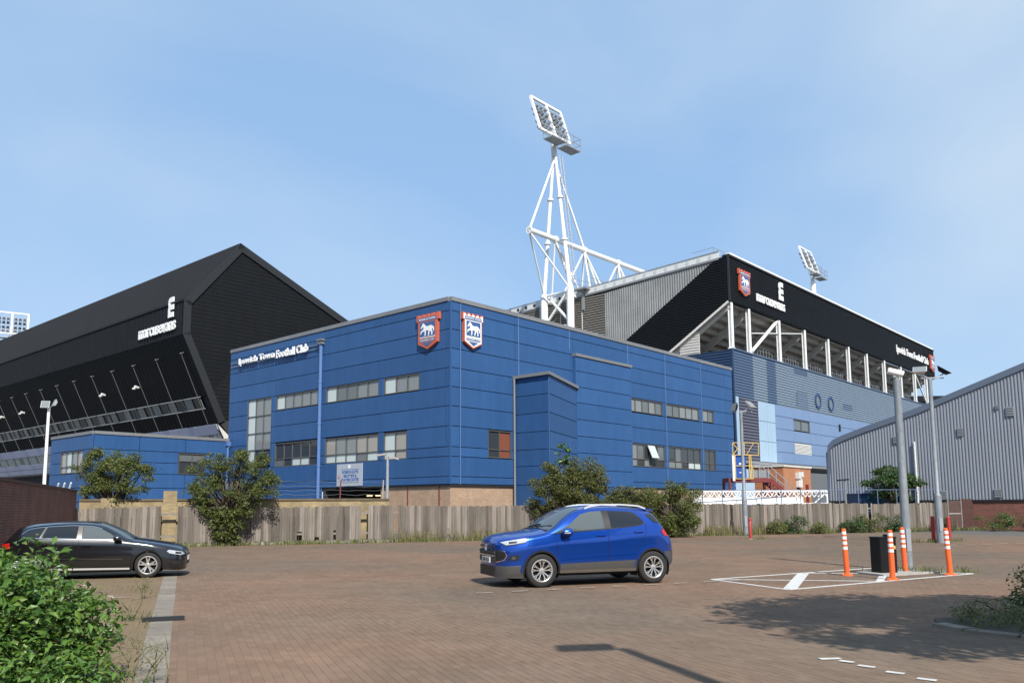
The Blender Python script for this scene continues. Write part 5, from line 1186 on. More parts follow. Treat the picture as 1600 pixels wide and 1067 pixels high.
# grass and weeds: blades along the fence foot and in the joints of the old bays
def blades(name, pts, h, rng, m, wd=.012, lean=.4):
    n = len(pts); a = rng.uniform(0, 2*PI, n); hh = h*rng.uniform(.4, 1.3, n); ln = lean*rng.uniform(.2, 1.2, n)
    d = np.stack([np.cos(a), np.sin(a), np.zeros(n)], 1); s = np.stack([-np.sin(a), np.cos(a), np.zeros(n)], 1)*wd*np.clip(hh/h, .6, 1.4)[:, None]
    b = np.asarray(pts, float); mid = b+d*(hh*ln*.35)[:, None]; mid[:, 2] += hh*.6; tip = b+d*(hh*ln)[:, None]; tip[:, 2] += hh
    V = np.stack([b-s, b+s, mid+s*.8, mid-s*.8, tip], 1).reshape(-1, 3); k = np.arange(n)[:, None]*5
    me_F = np.concatenate([k+np.array([[0,1,2]]), k+np.array([[0,2,3]]), k+np.array([[3,2,4]])])
    return np_mesh(name, V, me_F, m)
rng = np.random.default_rng(91)
def fence_pts(n, s0, s1, depth, clump):
    s_ = rng.uniform(s0, s1, n); w_ = .5+.5*np.sin(s_*1.7)*np.sin(s_*.53+1); keep = rng.random(n) < (.25+.75*w_**clump); s_ = s_[keep]
    off = -.12-np.abs(rng.normal(0, depth, len(s_))); z = np.zeros(len(s_))
    return np.stack([FO.x+D2.x*s_+D1.x*off, FO.y+D2.y*s_+D1.y*off, z], 1)
tag(blades('fence_grass', fence_pts(17000, -19, 33, .32, 1.2), .19, rng, LM['weed'], .012, .7), 'short weedy grass along the foot of the fence', 'grass', kind='stuff')
tag(blades('tall_dry_grass', np.concatenate([fence_pts(900, -2, 1.6, .18, 1), fence_pts(1200, 11.6, 16.5, .25, 1), fence_pts(700, -6, -2, .15, 2), fence_pts(500, 17, 31, .2, 2)]), .55, rng, LM['dry'], .010, .35), 'tall dry grass stems before the fence', 'grass', kind='stuff')
n = 11000; a_ = STRIP_A-.2-rng.integers(0, 34, n)*.1-.0; b_ = rng.uniform(7, 20, n); w_ = np.sin(b_*1.3+a_*2)*np.sin(a_*3.1+b_*.4); kp_ = rng.random(n) < np.clip(.25+w_, 0, 1)*np.exp(-np.abs(a_-STRIP_A)/1.6)*1.3
a_ = a_[kp_]+rng.normal(0, .006, kp_.sum()); b_ = b_[kp_]
tag(blades('joint_grass', np.stack([D2.x*a_+D1.x*b_, D2.y*a_+D1.y*b_, np.zeros(len(a_))], 1), .035, rng, LM['weed'], .005, 1.0), 'fine grass growing in the paving joints of the old bays', 'grass', kind='stuff')
ps = []
for (x, y) in ((18.4, 36.2), (19.0, 36.3), (19.9, 37.2), (17.9, 36.4), (12.3, 40.6), (9.9, 20.6), (10.3, 20.4), (9.4, 21.0), (11.0, 20.4), (13.0, 45.3)):
    ps.append(np.stack([x+rng.normal(0, .22, 70), y+rng.normal(0, .16, 70), np.zeros(70)], 1))
tag(blades('tuft_grass', np.concatenate(ps), .16, rng, LM['weed'], .010, .6), 'grass tufts round the posts and poles', 'grass', kind='stuff')
# ------------------------------------------------------------ cars
def curve(pts):
    """monotone cubic through (x, y) points"""
    xs = np.array([p[0] for p in pts], float); ys = np.array([p[1] for p in pts], float)
    h = np.diff(xs); d = np.diff(ys)/h; m = np.zeros(len(xs)); m[0] = d[0]; m[-1] = d[-1]
    for i in range(1, len(xs)-1):
        if d[i-1]*d[i] > 0: w1, w2 = 2*h[i]+h[i-1], h[i]+2*h[i-1]; m[i] = (w1+w2)/(w1/d[i-1]+w2/d[i])
    def f(x):
        x = min(max(x, xs[0]), xs[-1]); i = int(min(np.searchsorted(xs, x, side='right')-1, len(xs)-2)); t = (x-xs[i])/h[i]
        return float((1+2*t)*(1-t)**2*ys[i]+t*(1-t)**2*h[i]*m[i]+t*t*(3-2*t)*ys[i+1]+t*t*(t-1)*h[i]*m[i+1])
    return f
m_tyre = mat('tyre_rubber', (.018, .017, .016), rough=.85, var=.2, vscale=12)
m_alloy = mat('alloy_wheel', (.62, .60, .57), rough=.28, metal=.75, var=.08, vscale=10)
m_well = mat('wheel_well_black', (.006, .006, .006), rough=.95)
m_trim = mat('grey_plastic_cladding', (.055, .052, .048), rough=.65, var=.12, vscale=6)
m_btrim = mat('black_plastic', (.012, .012, .013), rough=.5)
m_cglass = mat('car_glass', (.070, .084, .084), rough=.03, spec=.9)
m_cglass2 = mat('tinted_car_glass', (.010, .011, .012), rough=.03, spec=.9)
m_cglass3 = mat('clear_car_glass', (.085, .10, .10), rough=.03, spec=.9)
m_lens = mat('headlamp_lens', (.55, .57, .60), rough=.08, spec=.9, metal=.3)
m_tail = mat('tail_lamp_red', (.42, .012, .010), rough=.12, spec=.8)
m_chrome = mat('chrome', (.75, .75, .75), rough=.12, metal=1.0)
m_seam = mat('panel_gap', (.004, .004, .006), rough=.9)
m_plate = mat('plate_white', (.70, .70, .68), rough=.4)
m_silver = mat('silver_rail', (.66, .66, .66), rough=.35, metal=.3)

class Car:
    def __init__(s, root, spec, paint):
        s.r = root; s.k = spec; s.paint = paint
        for n_ in ('zc', 'ze', 'zb', 'zs', 'hw', 'ht'): setattr(s, n_, curve(spec[n_]))
        s.L = spec['L']; s.prof = curve(spec.get('prof', [(0, .935), (.12, .966), (.28, .982), (.42, .984), (.60, .993), (.74, 1.0), (.81, .990), (1, .952)]))
    def yside(s, x, z):
        zs, zb, ze = s.zs(x), s.zb(x), max(s.ze(x), s.zb(x)+.012)
        if z <= zb: return s.hw(x)*s.prof(max(0, (z-zs)/(zb-zs)))
        t = min(1, (z-zb)/(ze-zb)); a, b = s.hw(x)*s.prof(1), s.ht(x)
        return a+(b-a)*t+.030*t*(1-t)*4*min(1, (ze-zb)/.3)
    def ztop(s, x, y):
        ze, zc, ht = max(s.ze(x), s.zb(x)+.012), s.zc(x), s.ht(x); q = min(1, abs(y)/ht)
        return ze+(zc-ze)*(1-q**2.6)
    def section(s, x):
        zs, zb, ze = s.zs(x), s.zb(x), max(s.ze(x), s.zb(x)+.012); P = [(s.hw(x)*.80, zs-.01)]
        for i in range(19): z = zs+(zb-zs)*i/18; P.append((s.yside(x, z), z))
        for i in range(1, 9): z = zb+(ze-zb)*i/8; P.append((s.yside(x, z), z))
        for i in range(1, 13):
            y = s.ht(x)*math.cos(PI/2*i/12); P.append((y, s.ztop(x, y)))
        return P
    def body(s, wheels, R):
        L = s.L; xs = [0, .008, .02, .04, .065]+list(np.arange(.095, L-.08, .033))+[L-.065, L-.04, L-.02, L-.008, L]
        secs = [s.section(x) for x in xs]; m_ = len(secs[0]); V = []; F = []
        for sgn in (1, -1):
            k0 = len(V)
            for x, P in zip(xs, secs):
                for (y, z) in P: V.append((x, sgn*y, z))
            for i in range(len(xs)-1):
                for j in range(m_-1):
                    x = (xs[i]+xs[i+1])/2; y, z = secs[i][j]; z = (secs[i][j][1]+secs[i][j+1][1]+secs[i+1][j][1]+secs[i+1][j+1][1])/4
                    if j < 20 and any((x-wx)**2+(z-wz)**2 < (R+.028)**2 for wx, wz in wheels): continue
                    a = k0+i*m_+j; q = (a, a+1, a+m_+1, a+m_); F.append(q if sgn > 0 else q[::-1])
        n1 = len(xs)*m_
        for i in (0, len(xs)-1):      # end caps
            for j in range(m_-1):
                a, b = i*m_+j, i*m_+j+1; q = (a, b, b+n1, a+n1); F.append(q if i == 0 else q[::-1])
        me = bpy.data.meshes.new('body'); me.from_pydata(V, [], F); me.materials.append(s.paint)
        bm = bmesh.new(); bm.from_mesh(me); bmesh.ops.remove_doubles(bm, verts=bm.verts, dist=.0008); bmesh.ops.recalc_face_normals(bm, faces=bm.faces); bm.to_mesh(me); bm.free()
        me.polygons.foreach_set('use_smooth', [True]*len(me.polygons)); me.set_sharp_from_angle(angle=rad(48))
        return link('body', me, s.r)
    def shell(s, name, poly, m, off=.006, sides=(1, -1), parent=None, nz=10, nx=14, thick=0.0):
        """patch of the flank bounded by a z-monotone polygon in (x, z)"""
        z0, z1 = min(p[1] for p in poly)+1e-4, max(p[1] for p in poly)-1e-4; out = []
        zl = sorted(set([z0+(z1-z0)*i/nz for i in range(nz+1)]+[min(max(p[1], z0), z1) for p in poly]))
        rows = []
        for z in zl:
            xx = []
            for (xa, za), (xb, zb_) in zip(poly, poly[1:]+poly[:1]):
                if (za-z)*(zb_-z) <= 0 and abs(za-zb_) > 1e-7: xx.append(xa+(xb-xa)*(z-za)/(zb_-za))
            if len(xx) < 2: continue
            rows.append((min(xx), max(xx), z))
        for sg_ in sides:
            V = []; F = []
            for xa, xb, z in rows:
                for i in range(nx+1): x = xa+(xb-xa)*i/nx; V.append((x, sg_*(s.yside(x, z)+off), z))
            for r_ in range(len(rows)-1):
                for i in range(nx): a = r_*(nx+1)+i; q = (a, a+1, a+nx+2, a+nx+1); F.append(q)
            mb = MB(); mb.add(V, F); o = mb.build(name, m, parent or s.r, smooth=True)
            if o.data.polygons and o.data.polygons[0].normal.y*sg_ < 0: o.data.flip_normals()
            out.append(o)
        return out
    def strip(s, name, pts, wd, m, off=.004, sides=(1, -1), parent=None, n=18):
        """narrow ribbon along a polyline on the flank (panel gaps, trims)"""
        P = []
        for (a, b) in zip(pts[:-1], pts[1:]):
            for i in range(n): t = i/n; P.append((a[0]+(b[0]-a[0])*t, a[1]+(b[1]-a[1])*t))
        P.append(pts[-1])
        for sg_ in sides:
            V = []; F = []
            for i, (x, z) in enumerate(P):
                a = P[max(0, i-1)]; b = P[min(len(P)-1, i+1)]; d = Vector((b[0]-a[0], b[1]-a[1])).normalized(); nx_, nz_ = -d.y*wd/2, d.x*wd/2
                for e in (-1, 1): V.append((x+e*nx_, sg_*(s.yside(x+e*nx_, z+e*nz_)+off), z+e*nz_))
            for i in range(len(P)-1): F.append((2*i, 2*i+1, 2*i+3, 2*i+2))
            mb = MB(); mb.add(V, F); o = mb.build(name, m, parent or s.r, smooth=True)
            if o.data.polygons[0].normal.y*sg_ < 0: o.data.flip_normals()
    def arch(s, name, wx, wz, r0, r1, m, off, a0=-18, a1=198, zmin=.2):
        for sg_ in (1, -1):
            V = []; F = []; n = 40; prof = [(r0-.005, -.05), (r0, off*.6), (r0+.012, off), ((r0+r1)/2, off), (r1-.006, off), (r1, -.002)]
            for i in range(n+1):
                a = rad(a0+(a1-a0)*i/n)
                for r_, o_ in prof:
                    x, z = wx+r_*math.cos(a), max(zmin, wz+r_*math.sin(a)); V.append((x, sg_*(s.yside(min(max(x, .01), s.L-.01), z)+o_), z))
            k = len(prof)
            for i in range(n):
                for j in range(k-1): a = i*k+j; F.append((a, a+1, a+k+1, a+k))
            mb = MB(); mb.add(V, F); mb.build(name, m, s.r, smooth=True, angle=50)
    def top_shell(s, name, x0, x1, yf, m, off=.006, n=14, my=16):
        """patch of the upper surface; yf(x) gives its half width"""
        V = []; F = []
        for i in range(n+1):
            x = x0+(x1-x0)*i/n; w_ = yf(x)
            for j in range(my+1): y = -w_+2*w_*j/my; V.append((x, y, s.ztop(x, y)+off))
        for i in range(n):
            for j in range(my): a = i*(my+1)+j; F.append((a, a+1, a+my+2, a+my+1))
        mb = MB(); mb.add(V, F); o = mb.build(name, m, s.r, smooth=True)
        if o.data.polygons[0].normal.z < 0: o.data.flip_normals()
        return o

def make_wheel(root, x, y, R, wd, rimr, spokes, sgn, style):
    """tyre and alloy rim, outer face towards sgn*y"""
    wt = bpy.data.objects.new('wheel', None); COL.objects.link(wt); wt.parent = root; wt.location = (x, y, R); wt.empty_display_size = .1
    hw = wd/2
    prof = [(rimr-.01, -hw*.85), (rimr+.02, -hw), (R-.03, -hw*.98), (R-.008, -hw*.8), (R, -hw*.55), (R, hw*.55), (R-.008, hw*.8), (R-.03, hw*.98), (rimr+.02, hw), (rimr-.01, hw*.85)]
    mb = MB(); mb.lathe(prof, 40, ax='y', cap=False); mb.build('tyre', m_tyre, wt, smooth=True, angle=40)
    f = sgn*hw
    mb = MB(); mb.lathe([(rimr+.004, f*.84), (rimr+.004, f*.98), (rimr-.012, f*1.0), (rimr-.022, f*.94), (rimr-.026, f*.2), (rimr-.026, -f*.8)], 40, ax='y', cap=False)
    def P(r_, a, d): return Vector((r_*math.cos(a), f*d, r_*math.sin(a)))
    def spoke(a0, a1, r0, r1, w0, w1, d0=.78, d1=.93, th=.25):
        ta0, ta1 = w0/r0/2, w1/r1/2
        q = [P(r0, a0-ta0, d0), P(r0, a0+ta0, d0), P(r1, a1+ta1, d1), P(r1, a1-ta1, d1)]
        mb.prism(q, Vector((0, -f*th, 0)))
    for k in range(spokes):
        a = 2*PI*k/spokes+PI/2
        if style == 'y':
            spoke(a-.26, a-.24, .05, rimr*.62, .020, .020); spoke(a+.26, a+.24, .05, rimr*.62, .020, .020)
            spoke(a-.24, a-.38, rimr*.60, rimr-.012, .018, .018, .84); spoke(a+.24, a+.38, rimr*.60, rimr-.012, .018, .018, .84)
            spoke(a-.24, a-.10, rimr*.62, rimr-.012, .018, .016, .84); spoke(a+.24, a+.10, rimr*.62, rimr-.012, .018, .016, .84)
        else:
            spoke(a-.17, a-.20, .055, rimr-.012, .030, .030); spoke(a+.17, a+.20, .055, rimr-.012, .030, .030)
            spoke(a, a, .055, rimr*.66, .055, .07, .74, .84); spoke(a, a, rimr*.88, rimr-.010, .07, .09, .90, .93)
    mb.lathe([(.055, f*.55), (.055, f*.80), (.03, f*.86), (.005, f*.86)], 16, ax='y', cap=False)
    mb.build('rim', m_alloy, wt, smooth=True, angle=35)
    mb = MB(); mb.lathe([(.01, f*.25), (rimr-.03, f*.25)], 24, ax='y', cap=False); mb.build('brake_disc', m_well, wt)
    return wt
def arc_rail(mb, pts, w, h):
    for a, b in zip(pts[:-1], pts[1:]): mb.bar(a, b, w, h)
def well(root, wheels, R, hw):
    for wx, wz in wheels:
        for sg_ in (1, -1):
            V = []; F = []; n = 24
            for i in range(n+1):
                a = rad(-25+230*i/n)
                for y in (hw-.035, hw-.38): V.append((wx+(R+.02)*math.cos(a), sg_*y, wz+(R+.02)*math.sin(a)))
            for i in range(n): F.append((2*i, 2*i+1, 2*i+3, 2*i+2))
            mb = MB(); mb.add(V, F); mb.build('wheel_arch_liner', m_well, root)

# ---- blue compact SUV
A19 = rad(19); suv_sc = 1.03
paint_blue = mat('metallic_blue_paint', (.004, .066, .40), rough=.26, metal=.72, coat=1.0, spec=.6)
hx, hy = math.cos(A19), math.sin(A19)
AX = .86
suv = thing('blue_suv', 'bright blue compact SUV with silver roof rails parked in the middle', 'car', (0, 0, 0), A19)
suv.scale = (suv_sc,)*3
# the near front wheel stands at (.70, 17.5)
offx = Vector((hx, hy))*AX*suv_sc+Vector((hy, -hx))*.76*suv_sc
suv.location = (.70-offx.x, 17.5-offx.y, 0)
LS = 3.98
spec = dict(L=LS,
  zc=[(0, .93), (.05, .985), (.16, 1.03), (.5, 1.085), (.93, 1.14), (1.02, 1.165), (1.3, 1.36), (1.6, 1.535), (1.85, 1.605), (2.3, 1.635), (2.9, 1.615), (3.40, 1.56), (3.50, 1.53), (3.56, 1.47), (3.70, 1.22), (3.78, 1.06), (3.90, .98), (LS, .86)],
  ze=[(0, .885), (.05, .925), (.16, .96), (.5, 1.01), (.98, 1.085), (1.12, 1.13), (1.42, 1.345), (1.70, 1.500), (1.95, 1.555), (2.4, 1.575), (2.9, 1.555), (3.40, 1.50), (3.50, 1.475), (3.56, 1.42), (3.70, 1.18), (3.78, 1.03), (3.90, .95), (LS, .84)],
  zb=[(0, .80), (.16, .88), (.5, .955), (1.0, 1.03), (1.15, 1.06), (2.33, 1.145), (3.2, 1.245), (3.5, 1.255), (3.70, 1.10), (3.78, 1.0), (3.90, .92), (LS, .80)],
  zs=[(0, .24), (.15, .20), (.45, .22), (.6, .26), (1.3, .27), (3.0, .27), (3.5, .28), (3.75, .33), (LS, .40)],
  hw=[(0, .50), (.03, .58), (.08, .655), (.16, .735), (.28, .80), (.45, .85), (.70, .878), (1.2, .88), (2.8, .882), (3.35, .875), (3.65, .835), (3.80, .78), (3.90, .71), (LS, .62)],
  ht=[(0, .44), (.03, .51), (.08, .575), (.16, .64), (.28, .70), (.5, .755), (.95, .79), (1.12, .795), (1.42, .715), (1.70, .64), (2.0, .605), (2.6, .595), (3.2, .575), (3.50, .56), (3.60, .60), (3.70, .68), (3.80, .70), (3.90, .65), (LS, .57)])
cs_ = Car(suv, spec, paint_blue); WH = [(AX, .335), (AX+2.52, .335)]
cs_.body(WH, .375); well(suv, WH, .375, .86)
mb = MB(); mb.box(.35, 3.7, -.50, .50, .24, .62); mb.box(1.3, 2.95, -.78, .78, .22, .42); mb.build('underbody', m_well, suv)
# lower cladding, arches, sill
for wx, wz in WH: cs_.arch('arch_cladding', wx, wz, .362, .400, m_btrim, .014, -14, 194, .27); cs_.arch('arch_flare', wx, wz, .398, .455, paint_blue, .010, -8, 188, .30)
cs_.shell('sill_cladding', [(1.26, .27), (2.98, .27), (2.98, .50), (1.26, .46)], m_trim, .010)
cs_.shell('sill_dust', [(1.26, .272), (2.98, .272), (2.98, .335), (1.26, .335)], mat('dusty_sill', (.10, .082, .064), rough=.8, var=.15), .013)
cs_.shell('front_bumper_cladding', [(.0, .195), (.50, .195), (.46, .45), (.0, .43)], m_trim, .008)
cs_.shell('rear_bumper_cladding', [(3.74, .36), (3.975, .42), (3.975, .66), (3.66, .66)], m_trim, .010)
# glass
cs_.shell('side_window', [(1.42, 1.10), (2.27, 1.155), (2.27, 1.515), (2.0, 1.50), (1.78, 1.445), (1.52, 1.265)], m_cglass3, .007)
cs_.shell('side_window', [(2.42, 1.165), (3.02, 1.215), (3.20, 1.262), (3.13, 1.37), (3.02, 1.475), (2.90, 1.50), (2.42, 1.518)], m_cglass2, .007)
cs_.shell('pillar_trim', [(2.27, 1.15), (2.42, 1.16), (2.42, 1.522), (2.27, 1.518)], m_btrim, .006)
cs_.shell('mirror_triangle', [(1.16, 1.075), (1.43, 1.10), (1.52, 1.27), (1.47, 1.235)], m_btrim, .006)
cs_.shell('quarter_window', [(3.31, 1.44), (3.47, 1.455), (3.61, 1.31), (3.655, 1.235), (3.42, 1.27)], m_cglass2, .008)
cs_.strip('window_seal', [(1.16, 1.068), (1.42, 1.088), (2.35, 1.148), (3.02, 1.206), (3.22, 1.256)], .016, m_btrim, .009)
cs_.top_shell('windscreen', 1.03, 1.80, (lambda x: max(.1, cs_.ht(x)-.075)), m_cglass, .006)
cs_.top_shell('rear_window', 3.545, 3.68, (lambda x: .50), m_cglass2, .008)
mb = MB()
for y0, x1, y1 in ((-.05, 1.17, -.62), (.35, 1.13, -.10)): mb.bar((1.04, y0, cs_.ztop(1.04, y0)+.022), (x1, y1, cs_.ztop(x1, y1)+.02), .022, .018)
mb.build('wiper', m_btrim, suv)
mb = MB(); mb.prism([(1.00, y, cs_.ztop(1.0, abs(y))+.002) for y in (-.70, -.35, 0, .35, .70)]+[(1.06, y, cs_.ztop(1.06, abs(y))+.004) for y in (.70, .35, 0, -.35, -.70)], (0, 0, .010)); mb.build('scuttle', m_btrim, suv)
# lamps
cs_.shell('headlight', [(.06, .905), (.15, .845), (.52, .905), (.60, .972), (.50, .985), (.16, .93)], m_lens, .010)
cs_.strip('headlight_bezel', [(.05, .90), (.15, .838), (.53, .90)], .016, m_btrim, .012)
cs_.shell('headlight_inner', [(.20, .875), (.34, .89), (.36, .93), (.20, .915)], m_btrim, .0125)
cs_.shell('tail_light', [(3.60, 1.08), (3.66, 1.00), (3.78, .95), (3.80, 1.03), (3.735, 1.12), (3.66, 1.13)], m_tail, .012)
cs_.shell('fog_lamp_recess', [(.17, .545), (.36, .545), (.40, .62), (.34, .66), (.20, .62)], m_btrim, .008)
cs_.shell('fog_lamp', [(.24, .565), (.31, .565), (.32, .62), (.24, .615)], m_trim, .012, nz=4, nx=5)
# seams, handles
for pts in ([(1.17, 1.06), (1.20, .75), (1.24, .47)], [(2.345, 1.15), (2.35, .8), (2.335, .50)], [(3.24, 1.26), (3.22, 1.05), (3.07, .80), (2.99, .62), (2.98, .50)], [(.60, .985), (.95, 1.045), (1.16, 1.075)], [(.56, .78), (.62, .98)]):
    cs_.strip('panel_gap', pts, .008, m_seam, .003)
cs_.strip('shoulder_crease', [(1.3, .945), (2.3, 1.01), (3.3, 1.085)], .012, paint_blue, .007)
for wx_, zz in ((2.18, 1.025), (3.06, 1.085)):
    cs_.shell('door_handle', [(wx_-.115, zz-.02), (wx_+.10, zz-.012), (wx_+.115, zz+.012), (wx_-.09, zz+.018)], paint_blue, .030, nz=4, nx=8)
    cs_.shell('handle_recess', [(wx_-.10, zz-.045), (wx_+.09, zz-.04), (wx_+.09, zz-.02), (wx_-.10, zz-.02)], m_seam, .004, nz=3, nx=6)
cs_.strip('lower_crease', [(1.28, .545), (2.1, .585), (3.0, .625)], .014, paint_blue, .010)
# grille, plate, front intake
mb = MB(); mb.box(-.022, .03, -.50, .50, .50, .74)
gr = mb.build('grille', m_btrim, suv)
cs_.shell('grille_side', [(.0, .52), (.10, .56), (.14, .64), (.10, .72), (.0, .745)], m_btrim, .010)
cs_.strip('grille_chrome', [(.005, .51), (.115, .555), (.155, .64), (.115, .728), (.005, .752)], .018, m_chrome, .014)
for z in (.56, .63, .70): mb = MB(); mb.box(-.035, -.02, -.50, .50, z-.012, z+.012); mb.build('grille_bar', m_chrome if z == .63 else m_trim, suv)
mb = MB(); mb.box(-.03, .02, -.46, .46, .80, .825); mb.build('upper_grille', m_btrim, suv)
mb = MB(); mb.lathe([(.005, 0), (.06, .0), (.075, -.012), (.075, -.02)], 16, (-.03, 0, .79), ax='x', cap=False); mb.build('badge', m_chrome, suv)
mb = MB(); mb.box(-.018, .03, -.49, .49, .215, .42); mb.build('lower_intake', m_btrim, suv)
mb = MB(); mb.box(-.052, -.036, -.26, .26, .485, .60); pl = mb.build('number_plate', m_plate, suv)
mb = MB(); put_text(mb, 'S58 AO', (-.053, .20, .505), (0, -1, 0), (0, 0, 1), width=.40, height=.075, thick=.002, bold=.02); mb.build('registration', m_black, pl)
# mirrors
for sg_ in (1, -1):
    mb = MB(); c = Vector((1.40, sg_*.985, 1.10)); V = []; F = []
    for i, (fx, w_, h_) in enumerate([(-.13, .02, .03), (-.11, .075, .062), (-.04, .095, .078), (.05, .098, .080), (.065, .090, .072)]):
        for j in range(12): a = 2*PI*j/12; V.append((c.x+fx, c.y+w_*math.cos(a), c.z+h_*math.sin(a)))
    for i in range(4):
        for j in range(12): F.append((i*12+j, i*12+(j+1)%12, (i+1)*12+(j+1)%12, (i+1)*12+j))
    F += [tuple(range(12)), tuple(range(48, 60))]
    mb.add(V, F); mr_ = mb.build('door_mirror', paint_blue, suv, smooth=True, angle=50)
    mb = MB(); mb.bar((1.36, sg_*.86, 1.04), (1.38, sg_*.96, 1.05), .10, .07); mb.box(1.30, 1.45, sg_*.93-.04, sg_*.93+.04, 1.0, 1.05); mb.build('mirror_foot', m_btrim, mr_)
    mb = MB(); mb.bar((1.285, sg_*1.045, 1.085), (1.40, sg_*1.087, 1.085), .018, .022); mb.build('indicator', m_lens, mr_)
# roof rails and spoiler
for sg_ in (1, -1):
    mb = MB(); pts = [(1.93, sg_*.575, 1.565), (2.06, sg_*.57, 1.612), (2.3, sg_*.565, 1.645), (2.8, sg_*.555, 1.645), (3.2, sg_*.545, 1.615), (3.38, sg_*.54, 1.555)]
    arc_rail(mb, pts, .045, .03); mb.build('roof_rail', m_silver, suv)
mb = MB(); mb.prism([(3.36, -.55, 1.535), (3.36, .55, 1.535), (3.60, .50, 1.50), (3.60, -.50, 1.50)], (0, 0, .035)); mb.build('spoiler', paint_blue, suv)
for wx, wz in WH:
    for sg_ in (1, -1): make_wheel(suv, wx, sg_*.765, .335, .215, .225, 5, sg_, 'y')

# ---- black hatchback
paint_black = mat('black_car_paint', (.0045, .005, .0065), rough=.22, coat=1.0, spec=.6)
a_ = rad(180+17); au = thing('black_hatchback', 'black five-door hatchback parked at left by the brick wall', 'car', (0, 0, 0), a_)
cx_, sx_ = math.cos(a_), math.sin(a_); AF = .88
o_ = Vector((cx_, sx_))*AF+Vector((-sx_, cx_))*.77      # near front wheel at (-8.72, 20.45)
o_ *= .96; au.scale = (.96, .96, .96); au.location = (-8.72-o_.x, 20.45-o_.y, 0)
LA_ = 4.29
spec = dict(L=LA_, prof=[(0, .955), (.12, .98), (.32, 1.0), (.55, 1.0), (.72, .990), (.86, .985), (1, .955)],
  zc=[(0, .62), (.04, .70), (.15, .765), (.5, .87), (1.0, .955), (1.22, .985), (1.6, 1.19), (1.95, 1.345), (2.2, 1.40), (2.7, 1.425), (3.3, 1.395), (3.78, 1.335), (3.90, 1.29), (4.08, 1.09), (4.16, .98), (4.23, .93), (LA_, .80)],
  ze=[(0, .575), (.04, .64), (.15, .70), (.5, .80), (1.0, .895), (1.35, .945), (1.7, 1.135), (2.0, 1.275), (2.25, 1.335), (2.7, 1.36), (3.3, 1.33), (3.75, 1.27), (3.90, 1.20), (4.08, 1.02), (4.16, .93), (4.23, .88), (LA_, .77)],
  zb=[(0, .54), (.15, .65), (.5, .755), (1.0, .86), (1.4, .905), (2.5, .945), (3.4, .985), (3.85, 1.01), (4.08, .955), (4.16, .90), (4.23, .84), (LA_, .72)],
  zs=[(0, .20), (.15, .17), (.5, .19), (1.3, .20), (3.2, .20), (3.8, .23), (LA_, .32)],
  hw=[(0, .46), (.03, .55), (.08, .635), (.16, .715), (.30, .79), (.5, .845), (.8, .875), (1.3, .88), (3.0, .882), (3.5, .875), (3.9, .82), (4.08, .765), (4.2, .68), (LA_, .58)],
  ht=[(0, .42), (.03, .50), (.08, .57), (.16, .64), (.30, .70), (.6, .745), (1.2, .775), (1.35, .775), (1.7, .68), (2.0, .60), (2.3, .565), (3.0, .56), (3.6, .55), (3.85, .57), (4.08, .65), (4.2, .62), (LA_, .54)])
ca = Car(au, spec, paint_black); WA = [(AF, .318), (AF+2.58, .318)]
ca.body(WA, .345); well(au, WA, .345, .86)
mb = MB(); mb.box(.35, 4.0, -.50, .50, .18, .55); mb.box(1.3, 3.05, -.78, .78, .17, .34); mb.build('underbody', m_well, au)
for wx, wz in WA: ca.arch('wheel_arch_lip', wx, wz, .342, .405, paint_black, .012, -12, 192, .2)
ca.shell('side_window', [(1.62, .975), (2.42, 1.0), (2.42, 1.30), (2.22, 1.285), (2.0, 1.225), (1.78, 1.11)], m_cglass3, .007)
ca.shell('side_window', [(2.55, 1.005), (3.30, 1.035), (3.22, 1.285), (2.75, 1.312), (2.55, 1.305)], m_cglass2, .007)
ca.shell('quarter_window', [(3.38, 1.045), (3.80, 1.075), (3.62, 1.225), (3.50, 1.26), (3.32, 1.275)], m_cglass2, .007)
m_brushed = mat('brushed_trim', (.22, .20, .18), rough=.3, metal=.6)
ca.shell('pillar_trim', [(2.43, 1.0), (2.54, 1.0), (2.54, 1.305), (2.43, 1.30)], m_brushed, .008)
ca.strip('pillar_trim', [(3.35, 1.03), (3.26, 1.285)], .05, m_brushed, .009)
ca.strip('window_trim', [(1.50, .955), (2.45, .985), (3.35, 1.025), (3.84, 1.065), (3.66, 1.225), (3.50, 1.272), (3.2, 1.30), (2.7, 1.325), (2.25, 1.305), (2.0, 1.24)], .014, m_chrome, .010)
ca.top_shell('windscreen', 1.27, 2.06, (lambda x: max(.1, ca.ht(x)-.06)), m_cglass, .006)
ca.top_shell('rear_window', 3.90, 4.07, (lambda x: .50), m_cglass2, .008)
ca.shell('headlight', [(.03, .575), (.12, .545), (.38, .60), (.45, .655), (.40, .69), (.10, .635)], m_lens, .010)
ca.shell('headlight_inner', [(.10, .575), (.24, .59), (.25, .64), (.11, .62)], m_btrim, .0125)
ca.shell('tail_light', [(4.00, .78), (4.20, .76), (4.22, .88), (4.02, .92)], m_tail, .012)
ca.shell('fog_recess', [(.10, .33), (.30, .33), (.32, .39), (.10, .40)], m_btrim, .008)
for pts in ([(1.40, .93), (1.42, .6), (1.42, .24)], [(2.485, .985), (2.48, .6), (2.44, .24)], [(3.40, 1.03), (3.36, .80), (3.17, .62), (3.08, .42), (3.05, .24)], [(.46, .69), (1.0, .875), (1.38, .935)]):
    ca.strip('panel_gap', pts, .007, m_seam, .003)
ca.strip('side_moulding', [(1.48, .475), (3.06, .52)], .018, m_btrim, .010); ca.strip('moulding_chrome', [(1.48, .487), (3.06, .532)], .006, m_chrome, .016)
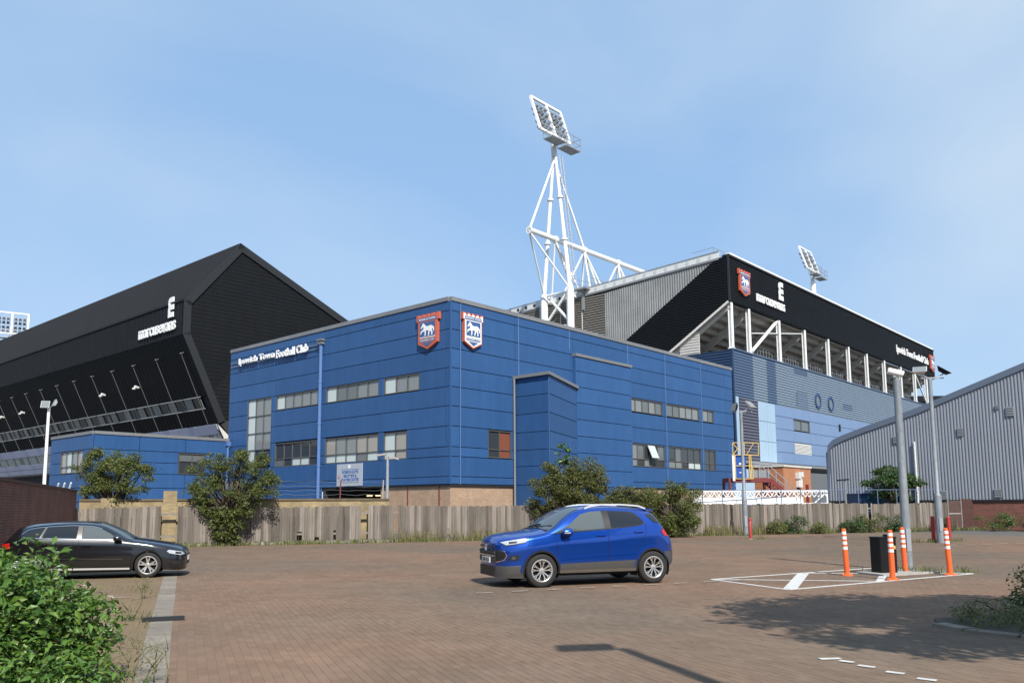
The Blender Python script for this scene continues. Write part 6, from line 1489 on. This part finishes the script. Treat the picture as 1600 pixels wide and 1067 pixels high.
ca.strip('sill_highlight', [(1.30, .245), (3.10, .265)], .045, m_silver, .012)  # silver ribbon paints the highlight along the sill
ca.strip('shoulder_crease', [(1.2, .80), (2.5, .845), (3.7, .88)], .010, paint_black, .008)
for wx_, zz in ((2.32, .835), (3.24, .865)):
    ca.shell('door_handle', [(wx_-.11, zz-.018), (wx_+.10, zz-.012), (wx_+.11, zz+.014), (wx_-.09, zz+.016)], paint_black, .034, nz=4, nx=8)
    ca.shell('handle_recess', [(wx_-.09, zz-.045), (wx_+.08, zz-.04), (wx_+.08, zz-.018), (wx_-.09, zz-.018)], m_seam, .004, nz=3, nx=6)
mb = MB(); mb.box(-.02, .03, -.42, .42, .30, .56); mb.build('grille', m_btrim, au)
mb = MB(); mb.box(-.035, -.02, -.26, .26, .40, .51); mb.build('number_plate', m_plate, au)
for sg_ in (1, -1):
    mb = MB(); c = Vector((1.62, sg_*.97, 1.0)); V = []; F = []
    for i, (fx, w_, h_) in enumerate([(-.12, .02, .03), (-.10, .07, .055), (-.03, .09, .07), (.05, .09, .07), (.06, .08, .06)]):
        for j in range(12): t_ = 2*PI*j/12; V.append((c.x+fx, c.y+w_*math.cos(t_), c.z+h_*math.sin(t_)))
    for i in range(4):
        for j in range(12): F.append((i*12+j, i*12+(j+1)%12, (i+1)*12+(j+1)%12, (i+1)*12+j))
    F += [tuple(range(12)), tuple(range(48, 60))]
    mb.add(V, F); mr_ = mb.build('door_mirror', paint_black, au, smooth=True, angle=50)
    mb = MB(); mb.bar((1.60, sg_*.84, .955), (1.61, sg_*.95, .96), .09, .06); mb.build('mirror_foot', m_btrim, mr_)
for sg_ in (1, -1):
    mb = MB(); pts = [(2.05, sg_*.55, 1.37), (2.4, sg_*.545, 1.405), (3.0, sg_*.54, 1.405), (3.6, sg_*.535, 1.365)]; arc_rail(mb, pts, .03, .02); mb.build('roof_strip', m_btrim, au)
for wx, wz in WA:
    for sg_ in (1, -1): make_wheel(au, wx, sg_*.77, .318, .215, .225, 5, sg_, 'wide')
